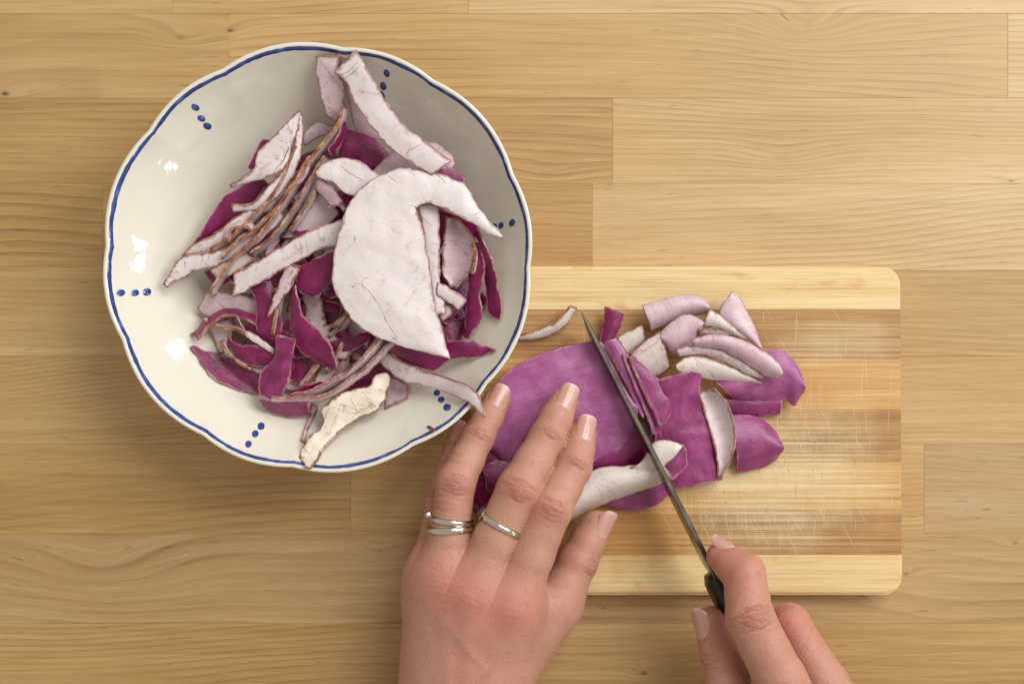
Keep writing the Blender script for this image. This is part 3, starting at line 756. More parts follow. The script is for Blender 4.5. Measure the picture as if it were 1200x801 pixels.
bp('pale lip of peel between the two magenta leaves at the lower left', I, [(276, 422), (295, 430), (318, 430)], [(284, 428), (298, 436), (314, 436)], 31, 1, pink=.4, rust=.4, name='peel_scrap')
bp('white peel sliver crossing behind the notched magenta peel', I, [(287, 387), (305, 396), (322, 408)], [(292, 398), (306, 405), (320, 415)], 36, 1, pink=.1, rust=.3, name='peel_sliver')
edge_strip('hair-thin peel thread in front of the pink fan', [(277, 369), (284, 382), (292, 395)], 38, 1, 1.4, pink=.5, name='peel_thread', thick=.5)
bp('upright notched magenta peel with tan torn edges', O, [(324, 393), (320, 420), (304, 438), (304, 462)], [(347, 398), (342, 422), (337, 450), (326, 469)], (41, 39, 42, 40), 3, rust=.9, bloom=.15)
bp('magenta peel with a white upper edge at the bottom of the heap', O, [(303, 468), (330, 471), (361, 469)], [(312, 481), (336, 488), (364, 486)], (39, 40, 33, 33), 1.5, bloom=.2, rust=.1)
bp('little magenta peel above the white-edged one', O, [(339, 457), (358, 451), (378, 447)], [(342, 464), (360, 461), (379, 454)], (39, 41, 37, 38), 1, name='peel_sliver')
bp('pinkish peel bit left of the paired thin strips', I, [(368, 446), (379, 426), (392, 416)], [(380, 453), (392, 441), (399, 424)], 32, 1, pink=.35, rust=.6, name='peel_scrap')
edge_strip('slim pink peel strip beside the paired thin strips', [(409, 418), (402, 432), (393, 447)], 34, 5, 6, pink=.6, name='peel_sliver')
bp('folded magenta peel end with a pale lower rim in the middle of the heap', O, [(366, 418), (380, 424), (394, 428)], [(366, 425), (380, 431), (394, 434)], (36, 36, 35, 35), 1, name='peel_fold', rust=.1)
bp('dark magenta peel under the crumpled cream piece', O, [(392, 455), (420, 440), (450, 422)], [(402, 472), (430, 460), (462, 440)], (27, 30, 25, 28), 1.5)
bp('small pink square peel right of the crumpled cream piece', I, [(454, 446), (460, 441), (479, 453)], [(453, 476), (465, 471), (478, 465)], (28, 28, 25, 25), 1, pink=.55, rust=.6, name='peel_scrap')
edge_strip('slim pink peel strip hanging down left of the crumpled cream piece', [(370, 474), (365, 490), (361, 512)], (32, 30), 5, 7, pink=.75, rust=.3, name='peel_sliver')
bp('crumpled cream peel with brown veins at the bottom, its end on the bowl wall', I, [(352, 535), (360, 516), (378, 497), (377, 479), (402, 460), (432, 452), (440, 439), (452, 436)], [(366, 547), (384, 522), (402, 502), (421, 490), (443, 479), (450, 469), (456, 456), (459, 441)], (46, 34, 46, 33), 2.0, pink=.0, rust=1.0, crumple=1.5, bloom=.8,
   veins=[(.3, [(366, 542), (380, 522), (396, 505)]), (.25, [(354, 528), (362, 530), (367, 531)]), (.25, [(386, 508), (393, 490), (400, 472)]), (.25, [(382, 480), (400, 474), (420, 480), (440, 474)]), (.22, [(410, 465), (416, 478), (420, 488)]), (.22, [(425, 458), (432, 468), (440, 476)]), (.2, [(392, 476), (402, 482), (418, 484)])])
edge_strip('upper of the paired thin tan peel strips curving to the lower left', [(450, 399), (432, 419), (410, 439), (385, 452), (363, 463), (342, 467)], (47, 42), 6, 9, rust=.75, pink=.3)
edge_strip('lower of the paired thin tan peel strips, ending at the magenta piece', [(462, 402), (432, 432), (410, 449), (385, 465), (363, 469), (318, 470)], (46, 42), 6, 6, rust=.6, pink=.35)
edge_strip('short tan-edged peel strip right of the hanging upright magenta one', [(331, 346), (327, 368), (322, 394)], (37, 36), 6, 6, rust=1.0)
edge_strip('tan-edged peel strip left of the lit magenta peel', [(347, 318), (336, 334), (322, 344)], (41, 39), 6, 5, rust=1.0)
edge_strip('curled tan peel strip under the left corner of the big white piece', [(412, 372), (402, 385), (388, 396)], (38, 35), 6, 6, rust=1.0)
edge_strip('brown-edged peel strip crossing the pink fan at the left', [(238, 372), (258, 380), (280, 384), (298, 396)], (33, 34), 5, 5, rust=1.0, pink=.5)
edge_strip('thin brown peel strip above the flat magenta leaf', [(262, 398), (272, 416), (292, 428)], (34, 33), 5, 4, rust=1.0)
edge_strip('rusty peel strip between the notched magenta peel and the paired strips', [(352, 452), (362, 438), (372, 424)], (38, 36), 5, 5, rust=1.0, pink=.4)
edge_strip('thin rusty peel strip right of the curved magenta ribbon', [(404, 402), (396, 418), (384, 436)], (38, 37), 5, 5, rust=.9, pink=.5)
edge_strip('brown-edged peel strip beside the pinkish shaded peel left of centre', [(372, 226), (360, 246), (342, 272)], (41, 40), 6, 5, rust=1.0)
edge_strip('short brown-edged peel strip at the right behind the shell-shaped peel', [(557, 284), (561, 300), (556, 322)], (43, 42), 5, 5, rust=1.0)
# right side
bp('deep magenta peel in the hollow right of the big white piece', O, [(512, 242), (514, 280), (511, 312)], [(562, 264), (553, 290), (528, 322)], (30, 27, 36, 28), 2)
bp('pinkish white peel strip along the right side of the big white piece', I, [(490, 240), (497, 280), (503, 330), (510, 370)], [(514, 240), (515, 290), (516, 330), (524, 368)], (47, 41, 46, 40), 1.0, pink=.10, rust=.6)
bp('magenta peel deep below the small white square piece', O, [(514, 372), (526, 402)], [(545, 368), (541, 398)], (28, 30, 27, 28), 1.5)
bp('pink ribbed shell-shaped peel on the right of the heap', I, [(524, 253), (520, 290), (519, 318), (528, 335)], [(536, 257), (556, 282), (553, 312), (533, 337)], (39, 37, 44, 40), -2.5, pink=.55, rust=.8, name='peel_shell')
edge_strip('hair-thin peel thread beside the ribbed shell-shaped peel', [(512, 300), (517, 291), (522, 285)], 43, 1, 1.4, pink=.6, name='peel_thread', thick=.5)
bp('small tan peel end below the white square piece', I, [(512, 358), (520, 356), (531, 358)], [(515, 374), (521, 376), (530, 366)], 37, 1.5, pink=.35, rust=.9, name='peel_scrap')
bp('small white square-ended peel right of the big white piece', I, [(512, 331), (528, 338), (546, 352)], [(512, 347), (525, 354), (538, 363)], (43, 41, 42, 40), 1, pink=.10, rust=.4, name='peel_scrap')
bp('rightmost magenta peel strip with a tan edge on the bowl wall', O, [(556, 272), (562, 295), (568, 330), (572, 366), (583, 374)], [(560, 271), (576, 305), (582, 330), (587, 358), (585, 376)], (42, 36, 46, 40), 1.5, rust=.9)
bp('second magenta peel strip from the right, pointed at its lower end', O, [(555, 283), (549, 325), (545, 360), (544, 394)], [(563, 288), (568, 312), (562, 345), (563, 374), (548, 395)], (40, 36, 43, 38), 1.5, rust=.9)
bp('long magenta peel reaching right from beneath the lower end of the big white piece', O, [(448, 396), (480, 398), (515, 400), (555, 400), (580, 409)], [(455, 413), (480, 426), (506, 433), (530, 421), (557, 418), (580, 411)], (41, 42, 38, 42), 2, rust=.6)
bp('white ribbed peel strip hanging over the bowl rim at the lower right', I, [(445, 408), (477, 426), (511, 438), (537, 447, 4), (552, 454, 7), (561, 465, 7), (568, 488, 2)], [(440, 420), (466, 443), (490, 451), (515, 457), (534, 465, 4), (550, 472, 7), (566, 488, 2)], (37, 51, 34, 50), 1.5, pink=.22, rust=.8, crumple=.4)
bp('tiny dark red peel fragment stuck near the rim at the lower right', O, [(503, 495), (508, 496), (513, 500)], [(503, 496.5), (508, 500), (513, 501)], 30, .2, name='peel_fragment', thick=.5, crumple=0)
bp('long white peel strip draped from the back rim down onto the heap', I, [(393, 84), (405, 96), (412, 112), (425, 135), (445, 160), (463, 178), (485, 193), (505, 205)], [(418, 59), (429, 80), (440, 100), (455, 122), (470, 143), (490, 160), (510, 175), (529, 189)], (52, 52, 54, 53), 1.5, pink=.13, rust=.6, crumple=.6,
   veins=[(.34, [(395, 88), (408, 84), (420, 72)]), (.34, [(404, 92), (413, 86), (421, 78)]), (.3, [(474, 181), (484, 174), (494, 169)]), (.3, [(489, 194), (497, 199), (503, 203)]), (.35, [(424, 106), (427, 110)])])
peel('big_peel', 'big smooth white peel with a slit, largest piece on top of the heap',
     [('M' + I, [(515, 417), (478, 408), (440, 394), (416, 379), (401, 357), (393, 343), (389, 322), (391, 300), (398, 270), (406, 244), (418, 226), (440, 207), (469, 197), (490, 199), (516, 205), (545, 215), (555, 234), (565, 249), (578, 264), (589, 277)],
       [(528, 419), (522, 402), (517, 382), (511, 362), (507, 345), (505, 328), (503, 310), (500, 294), (497, 277), (493, 262), (489, 250), (487, 244), (488, 243), (494, 240), (505, 237), (521, 244), (535, 251), (551, 260), (570, 273), (587, 279)], (50, 49, 51, 49), 0.9)],
     pink=.02, rust=.5, crumple=.7, thick=1.3,
     veins=[(.36, [(420, 331), (432, 341), (444, 358), (455, 380), (466, 396)]), (.2, [(427, 338), (424, 330), (430, 325)]), (.3, [(409, 334), (413, 336), (418, 333)]), (.5, [(459, 396), (464, 397)]),
            (.40, [(478, 241), (487, 242), (493, 258), (499, 276)]), (.30, [(452, 203), (460, 210), (467, 215)]), (.26, [(479, 200), (486, 206)]), (.35, [(510, 203), (518, 210), (523, 216)]), (.22, [(402, 358), (398, 352)]),
            (.25, [(550, 252), (560, 250), (566, 248)]), (.4, [(415.5, 277), (416, 282)])])

# ------------------------------------------------------------------ peels on the cutting board
def bd(label, face, A, B, z, bulge=1.5, name='peel_slice', **kw):
    kw.setdefault('crumple', .5)
    return peel(name, label, [(face, A, B, z, bulge)], floor='board', **kw)
bd('narrow curved tan peel strip alone on the board beside the bowl', I, [(607, 393), (630, 387), (652, 376), (669, 359)], [(608, 399), (633, 397), (660, 384), (677, 361)], (17, 19, 15, 16), 1, pink=.15, rust=.9, bloom=.4, name='peel_strip')
bd('small folded magenta peel scrap above the knife blade', O, [(709, 360), (706, 380), (703, 403)], [(731, 367), (729, 380), (719, 399)], (18, 18, 17, 18), 1.5, name='peel_scrap', veins=[(.2, [(708, 380), (715, 386), (721, 394)])])
bd('small cream peel piece right of the folded magenta scrap', I, [(722, 395), (737, 388), (752, 381)], [(736, 416), (746, 408), (756, 399)], (18, 19, 17, 17), 1, pink=.15, rust=.6, bloom=.6, name='peel_scrap')
bd('rusty cream peel piece in the middle of the slices, creased across', I, [(738, 414), (757, 399), (773, 388)], [(764, 443), (776, 438), (786, 431)], (22, 24, 17, 19), 2, pink=.2, rust=1.0, bloom=.4, veins=[(.35, [(745, 418), (758, 409), (770, 401)]), (.3, [(772, 390), (770, 400), (768, 404)])])
bd('pink slice at the top of the pile, farthest from the hands', I, [(752, 357), (775, 351), (795, 346), (818, 346), (831, 357)], [(763, 387), (785, 379), (805, 371), (820, 369), (832, 367)], (21, 22, 18, 19), 4, pink=.50, rust=.25)
bd('pink slice with a purple flush just below the topmost one', I, [(770, 394), (788, 376), (808, 368), (825, 376)], [(776, 401), (790, 416), (811, 404), (824, 382)], (23, 25, 20, 22), 4, pink=.60, rust=.2)
bd('large violet peel slice at the right edge of the pile', O, [(838, 447), (870, 432), (900, 411), (918, 411), (933, 425), (942, 446)], [(858, 467), (880, 469), (905, 470), (920, 468), (930, 476), (940, 462)], (20, 22, 18, 17), 4, bloom=.75, rust=.3)
bd('magenta peel slice sticking out beneath the large violet slice', O, [(848, 462), (880, 464), (917, 464)], [(858, 485), (885, 488), (914, 485)], (16.5, 16.5, 15, 15), 1.5, bloom=.25, rust=.4)
bd('glossy violet rounded peel tip lowest at the right of the pile', O, [(857, 486), (888, 488), (907, 503), (916, 518)], [(863, 554), (885, 550), (907, 541), (917, 529)], (17, 15.5, 15, 15), 6, bloom=.45, rust=.3, name='peel_tip')
bd('pink triangular slice standing up at the top right of the pile', I, [(857, 342), (843, 366), (860, 385), (892, 409)], [(859, 342), (873, 358), (883, 380), (894, 407)], (24, 21, 21, 20), 2, pink=.50, rust=.45)
bd('cream wedge slice beside the pink triangular one', I, [(833, 362), (850, 374), (876, 398)], [(822, 381), (845, 388), (874, 400)], (27, 25, 25, 24), 1.5, pink=.08, rust=.8, bloom=.5, name='peel_wedge')
bd('thin rust-edged slice under the cream wedge', I, [(818, 386), (838, 385), (857, 391)], [(819, 393), (838, 394), (857, 396)], (27, 27, 25, 25), .8, pink=.25, rust=.9, name='peel_sliver')
bd('lowest ribbed cream slice of the stacked slices', I, [(790, 428), (805, 418), (828, 419), (858, 430), (893, 448)], [(799, 439), (815, 442), (835, 445), (860, 448), (893, 450)], (25, 24, 21, 22), 2, pink=.12, rust=.8, bloom=.4)
bd('rust-edged slice sandwiched in the middle of the stacked slices', I, [(793, 408), (824, 405), (852, 413), (881, 429), (898, 442)], [(795, 418), (824, 416), (850, 425), (876, 439), (896, 444)], (29, 27, 26, 25), 1, pink=.25, rust=.8)
bd('curved pink and purple slice on top of the stacked slices', I, [(811, 397), (837, 391), (865, 396), (894, 410), (913, 426), (919, 437)], [(811, 405), (847, 411), (880, 430), (895, 439), (909, 444), (917, 440)], (32, 31, 29, 28), 2.5, pink=.68, rust=.5)
bd('wide wrinkled magenta peel lying flat right of the knife', O, [(758, 448), (758, 490), (762, 535), (784, 572)], [(827, 430), (820, 458), (835, 509), (847, 562)], (22, 18, 23, 18), 2.5, bloom=.32, crumple=1.1, name='peel_leaf', rust=.2)
bd('cream boat-shaped peel standing between the magenta and violet slices', I, [(820, 461), (826, 482), (834, 508), (841, 535), (843, 559)], [(836, 455), (850, 470), (859, 495), (861, 512), (857, 535), (845, 559)], (22, 20, 27, 22), -3.5, pink=.22, rust=.7, name='peel_shell')
bd('magenta peel flap left on the cut beside the knife', O, [(732, 415), (748, 450), (764, 490), (768, 517)], [(741, 418), (762, 434), (780, 453), (791, 470), (770, 512)], (27, 24, 25, 23), .8, bloom=.3)
edge_strip('thin white-edged purple slice standing beside the knife', [(734, 414), (744, 440), (753, 464), (764, 488), (770, 508)], (29, 28), 7, 6, face=O, rust=.35, bloom=.5, floor='board', name='peel_slice')
edge_strip('second thin pale-edged slice standing behind the first beside the knife', [(741, 418), (752, 444), (762, 466), (772, 486), (776, 496)], (29, 28), 6, 5, face=O, rust=.35, bloom=.4, floor='board', name='peel_slice')
bd('dark magenta peel under the fingertips at the left', O, [(545, 560), (570, 530), (600, 540), (640, 556)], [(558, 596), (568, 606), (600, 604), (650, 598)], (20, 20, 15, 16), 2, name='peel_leaf')
bd('magenta peel with a pale rim between ring and middle finger', O, [(566, 545), (585, 540), (612, 545)], [(570, 575), (590, 590), (625, 592)], (22, 22, 20, 20), 2, bloom=.15, rust=.1)
bd('magenta peel layer showing below the big lavender peel', O, [(630, 535), (700, 525), (745, 500), (772, 484)], [(640, 560), (700, 556), (745, 549), (775, 524)], (22, 21, 20, 20), 2, bloom=.1, name='peel_leaf')
bd('purple peel edge showing under the white rolled peel', O, [(690, 585), (745, 565), (795, 552)], [(708, 593), (738, 598), (765, 593), (786, 578)], (17, 17, 15, 15), 1.5, bloom=.4, name='peel_leaf')
peel('rolled_peel', 'white rolled-up peel with a purple lining, crossed by the knife',
     [(I, [(660, 580), (696, 550), (745, 544), (772, 540)], [(664, 612), (711, 589), (745, 578), (790, 561)], (24, 27, 18, 20), 7),
      (O, [(800, 521), (788, 536), (774, 549)], [(804, 527), (803, 546), (788, 562)], (30, 29, 27.5, 26.5), -1.0),
      (I, [(752, 540), (767, 517), (784, 516), (801, 521)], [(738, 549), (768, 551), (782, 543), (800, 524)], (27, 31, 28, 31), 2.0)],
     pink=.02, rust=.35, bloom=.35, floor='board', crumple=.4, thick=1.0,
     veins=[(.14, [(694, 556), (702, 566), (714, 571), (722, 584)]), (.12, [(688, 563), (699, 569), (707, 583)]), (.10, [(701, 551), (709, 562), (724, 568), (731, 577)])])
bd('big lavender purple peel held flat by the fingers, largest on the board', O, [(572, 508), (578, 465), (591, 440), (627, 418), (662, 407), (704, 401), (723, 432), (742, 466)], [(576, 528), (597, 542), (640, 549), (690, 542), (711, 535), (730, 522), (743, 505), (748, 488)], (22, 23, 22, 23), 3.5, bloom=1.0, name='big_peel', rust=.0, crumple=.6)
bd('lavender slice just cut free along the right of the knife', O, [(709, 402), (724, 430), (740, 462), (753, 490)], [(722, 396), (735, 415), (743, 445), (755, 483)], (26, 27, 26, 26), 1.0, bloom=.8, rust=.1)

# ------------------------------------------------------------------ knife
def unit(v):
    v = np.asarray(v, float); return v / np.linalg.norm(v)
t = NT('worn_steel')
g = t.n('NewGeometry', out=0)
nn = t.noise(g, 160, 3, .6)
M_STEEL = t.set(Base_Color=t.mix(nn, hx('5f564b'), hx('7d7466')), Metallic=1.0, Roughness=t.math('MULTIPLY_ADD', nn, .25, .18), Normal=t.bump(t.noise(g, 900, 2, .5), .15, .0001))
t = NT('black_handle')
M_HANDLE = t.set(Base_Color=hx('17120f'), Roughness=.38, Normal=t.bump(t.noise(t.n('NewGeometry', out=0), 300, 2, .5), .2, .0003))
K0 = P(682, 366, 31); K1 = P(843, 682, 43)          # spine at the tip and at the heel
KA = unit(K1 - K0); KL = float(np.linalg.norm(K1 - K0))
KD = unit(np.array([-.11, -.03, -1.0]) - KA * np.dot(KA, (-.11, -.03, -1.0)))       # from spine towards the edge
KS = np.cross(KA, KD)
knife = bpy.data.objects.new('kitchen_knife', None); COL.objects.link(knife)
korg = np.array([K0[0], K0[1], ZB]); knife.location = korg / 1000
tag(knife, 'kitchen knife with thin steel blade and black handle slicing the purple peel', 'knife')
V, F = [], []
n = 40
for i in range(n + 1):
    s = i / n
    x = KL * s
    h = 11.0 + 6.0 * s ** .75 if s > .0 else 1.0
    h *= min(1.0, .12 + s * 14)
    if s > .94: h *= 1 - .45 * (s - .94) / .06
    w = .95 + .25 * s
    w *= min(1.0, .35 + s * 12)
    c = K0 + KA * x
    ring = [(-w * .6, .0), (w * .6, .0), (w, .3), (w * .78, h * .5), (.10, h * .96), (0, h), (-.10, h * .96), (-w * .78, h * .5), (-w, .3)]
    for (a, b) in ring: V.append(c + KS * a + KD * b)
m = 9
for i in range(n):
    for j in range(m): F.append((i * m + j, i * m + (j + 1) % m, (i + 1) * m + (j + 1) % m, (i + 1) * m + j))
F.append(tuple(range(m))[::-1]); F.append(tuple(range(n * m, n * m + m)))
me = mesh_np('blade', V, F, [M_STEEL], korg, smooth=True)
bm = bmesh.new(); bm.from_mesh(me); bmesh.ops.recalc_face_normals(bm, faces=bm.faces[:])
for e in bm.edges:
    if len(e.link_faces) == 2 and e.calc_face_angle(0) > R(28): e.smooth = False
bm.to_mesh(me); bm.free()
link('blade', me, knife)
V, F = [], []
HL = 108.0; n = 30; m = 20
for i in range(n + 1):
    s = i / n
    x = KL - 4.0 + HL * s
    wid = (4.6 + 1.0 * math.sin(math.pi * min(1, s * 1.3)) ) * min(1, .72 + s * 9) * (1 if s < .93 else max(.25, 1 - ((s - .93) / .07) ** 2 * .75))
    hh = (8.0 + 1.6 * math.sin(math.pi * s)) * min(1, .74 + s * 9) * (1 if s < .93 else max(.25, 1 - ((s - .93) / .07) ** 2 * .75))
    c = K0 + KA * x + KD * 6.6
    for j in range(m):
        a = 2 * math.pi * j / m
        ca, sa = math.cos(a), math.sin(a)
        V.append(c + KS * wid * math.copysign(abs(ca) ** .7, ca) + KD * hh * math.copysign(abs(sa) ** .7, sa))
for i in range(n):
    for j in range(m): F.append((i * m + j, (i + 1) * m + j, (i + 1) * m + (j + 1) % m, i * m + (j + 1) % m))
F.append(tuple(range(m))); F.append(tuple(range(n * m, n * m + m))[::-1])
link('handle', mesh_np('handle', V, F, [M_HANDLE], korg), knife)

# ------------------------------------------------------------------ hands: smooth-blended solid, extracted as one continuous surface
def smin(a, b, k):
    h = np.maximum(k - np.abs(a - b), 0) / k
    return np.minimum(a, b) - h * h * k * .25
def cone(p, a, b, ra, rb):
    ba = (b - a).astype(np.float32); pa = p - a.astype(np.float32)
    h = np.clip(pa @ ba / float(ba @ ba), 0, 1)
    d = pa - h[:, None] * ba
    return np.sqrt(np.einsum('ij,ij->i', d, d)) - (ra + h * (rb - ra)).astype(np.float32)

class Hand:
    def __init__(s): s.fingers = []; s.palm = []; s.red = []; s.creases = []; s.nails = []; s.webk = 7.0; s.bumps = []
    def finger(s, joints, prox_blend=True):
        """joints: [(px,py,z,r)] knuckle -> tip centre"""
        pts = [P(a, b, c) for a, b, c, d in joints]; rs = [d for *_, d in joints]
        segs = []
        for i in range(len(pts) - 1):
            mid = (pts[i] + pts[i + 1]) / 2; rm = (rs[i] + rs[i + 1]) / 2 * (.955 if i < len(pts) - 2 else 1.0)
            segs += [(pts[i], mid, rs[i], rm), (mid, pts[i + 1], rm, rs[i + 1])]
        s.fingers.append(segs)
        return pts, rs
    def sdf(s, p):
        p = p.astype(np.float32)
        pal = None
        for (a, b, ra, rb, k) in s.palm:
            d = cone(p, a, b, ra, rb); pal = d if pal is None else smin(pal, d, k)
        out = pal
        for segs in s.fingers:
            f = None
            for sg in segs:
                d = cone(p, *sg); f = d if f is None else smin(f, d, 2.2)
            out = np.minimum(out, smin(pal, f, s.webk))
        return out
    def grad(s, p, e=.15):
        g = np.zeros_like(p)
        for i in range(3):
            q = p.copy(); q[:, i] += e; r = p.copy(); r[:, i] -= e
            g[:, i] = (s.sdf(q) - s.sdf(r)) / (2 * e)
        return g
    def joint_creases(s, c, axis, up, n, spread, half, depth):
        s.creases.append((c, unit(axis), unit(up - unit(axis) * np.dot(up, unit(axis))), n, spread, half, depth))
    def nail(s, base, axis, up, L, W, lift=0.0, curve=1.0):
        a = unit(axis); u = unit(up - a * np.dot(up, a)); s.nails.append((base, a, u, np.cross(a, u), L, W, lift, curve))

def surface_nets(f, lo, hi, h):
    nx, ny, nz = [int((hi[i] - lo[i]) / h) + 2 for i in range(3)]
    BS = 8
    nx, ny, nz = [-(-k // BS) * BS for k in (nx, ny, nz)]
    val = np.full((nx, ny, nz), 9.0, np.float32)
    bi = np.stack(np.meshgrid(*[np.arange(0, k, BS) for k in (nx, ny, nz)], indexing='ij'), -1).reshape(-1, 3)
    org_ = np.array(lo, np.float32)
    cd = f((org_ + (bi + (BS - 1) / 2) * h).astype(np.float32))
    rad_ = BS * h * .87 + .5
    loc = np.stack(np.meshgrid(*[np.arange(BS)] * 3, indexing='ij'), -1).reshape(-1, 3)
    for q in bi[cd < -rad_]: val[q[0]:q[0] + BS, q[1]:q[1] + BS, q[2]:q[2] + BS] = -9.0
    live = bi[np.abs(cd) <= rad_]
    for s0 in range(0, len(live), 400):
        g_ = (live[s0:s0 + 400, None, :] + loc[None]).reshape(-1, 3)
        val[g_[:, 0], g_[:, 1], g_[:, 2]] = f((org_ + g_ * h).astype(np.float32))
    ins = val < 0
    corners = [(a, b, c) for a in (0, 1) for b in (0, 1) for c in (0, 1)]
    cnt = sum(ins[a:nx - 1 + a, b:ny - 1 + b, c:nz - 1 + c].astype(np.int8) for a, b, c in corners)
    act = (cnt > 0) & (cnt < 8)
    idx = np.argwhere(act)
    vid = -np.ones(act.shape, np.int64); vid[act] = np.arange(len(idx))
    acc = np.zeros((len(idx), 3)); num = np.zeros(len(idx))
    for A in corners:
        for d in range(3):
            if A[d]: continue
            Bc = list(A); Bc[d] = 1
            va = val[idx[:, 0] + A[0], idx[:, 1] + A[1], idx[:, 2] + A[2]]; vb = val[idx[:, 0] + Bc[0], idx[:, 1] + Bc[1], idx[:, 2] + Bc[2]]
            m = (va < 0) != (vb < 0)
            tt = np.where(m, va / np.where(m, va - vb, 1), 0)
            p = np.tile(np.array(A, float), (len(idx), 1)); p[:, d] += tt
            acc[m] += p[m]; num[m] += 1
    V = (idx + acc / num[:, None]) * h + np.array(lo)
    F = []
    for d in range(3):
        sl0 = [slice(None)] * 3; sl1 = [slice(None)] * 3
        sl0[d] = slice(0, -1); sl1[d] = slice(1, None)
        a = ins[tuple(sl0)]; b = ins[tuple(sl1)]
        e = np.argwhere(a != b)
        o1, o2 = [(1, 2), (2, 0), (0, 1)][d]
        ok = (e[:, o1] > 0) & (e[:, o2] > 0) & (e[:, o1] < act.shape[o1]) & (e[:, o2] < act.shape[o2])
        e = e[ok]
        def cell(d1, d2):
            q = e.copy(); q[:, o1] -= d1; q[:, o2] -= d2
            return vid[q[:, 0], q[:, 1], q[:, 2]]
        quad = np.stack([cell(1, 1), cell(0, 1), cell(0, 0), cell(1, 0)], 1)
        sg = a[tuple(e.T)]
        quad[~sg] = quad[~sg][:, ::-1]
        F.append(quad)
    return V, np.concatenate(F)

def skin_material():
    t = NT('skin')
    g = t.n('NewGeometry', out=0); red = t.attr('red'); pale = t.attr('pale'); cr = t.attr('crease')
    mott = t.noise(g, 90, 5, .65); m2 = t.noise(g, 260, 3, .6)
    base = t.mix(mott, hx('b37e67'), hx('ca977f'))
    base = t.mix(t.math('MULTIPLY', red, .72), base, hx('c0685c'))
    base = t.mix(t.math('MULTIPLY', pale, .5), base, hx('d2a48a'))
    base = t.mix(t.math('MULTIPLY', t.sstep(m2, .50, .75), .26), base, hx('a35f4e'))
    base = t.mix(t.math('MULTIPLY', cr, .55), base, hx('854535'))
    vor = t.n('TexVoronoi', {'Vector': g, 'Scale': 1150.0}, feature='DISTANCE_TO_EDGE')
    vor2 = t.n('TexVoronoi', {'Vector': t.vmath('ADD', g, t.n('CombineXYZ', {0: t.math('MULTIPLY', mott, .004)})), 'Scale': 520.0}, feature='DISTANCE_TO_EDGE')
    h = t.math('ADD', t.math('MULTIPLY', t.sstep(vor, 0, .25), .8), t.math('MULTIPLY', t.sstep(vor2, 0, .18), .7))
    h = t.math('ADD', h, t.math('MULTIPLY', t.noise(t.mul(g, (500, 1600, 900)), 1, 3, .6), .5))
    return t.set(Base_Color=base, Roughness=t.math('MULTIPLY_ADD', m2, .2, .36), Subsurface_Weight=.22, Subsurface_Radius=(1.0, .35, .18), Subsurface_Scale=.004,
                 Specular_IOR_Level=.42, Normal=t.bump(h, .26, .0004))
M_SKIN = skin_material()
t = NT('fingernail')
nv = t.attr('nv')
c = t.ramp(nv, [(0.0, hx('cda293')), (.12, hx('cfa294')), (.25, hx('c99786')), (.72, hx('c99384')), (.89, hx('cb9c8d')), (.95, hx('d2b1a4')), (1.0, hx('d6bdb1'))])
M_NAIL = t.set(Base_Color=c, Roughness=.3, Coat_Weight=.3, Coat_Roughness=.12, Subsurface_Weight=.15, Subsurface_Radius=(1, .5, .4), Subsurface_Scale=.002)

def nail_point(N, u, v):
    """u in -1..1 across, v in 0..1 along; half-width narrows at the cuticle and at the free edge"""
    base, a, up, side, L, W, lift, curve = N
    wv = np.minimum(1.0, np.sqrt(np.clip(1 - ((.34 - v) / .34) ** 2, 0, 1)) * .96 + .04) if np.isscalar(v) is False else None
    wv = np.where(v < .34, .30 + .70 * np.sqrt(np.clip(1 - ((.34 - v) / .34) ** 2, 0, 1)), 1.0)
    wv = np.where(v > .68, .40 + .60 * np.sqrt(np.clip(1 - ((v - .68) / .32) ** 2, 0, 1)), wv)
    x = u * W * wv
    Rc = W * 1.18
    drop = Rc - np.sqrt(np.maximum(Rc ** 2 - x ** 2, .01))
    y = v * L
    zc = lift - drop - curve * (L / 60.0) * ((v - .35) ** 2) * 6.0
    return base + np.multiply.outer(y, a) + np.multiply.outer(x, side) + np.multiply.outer(zc, up), x

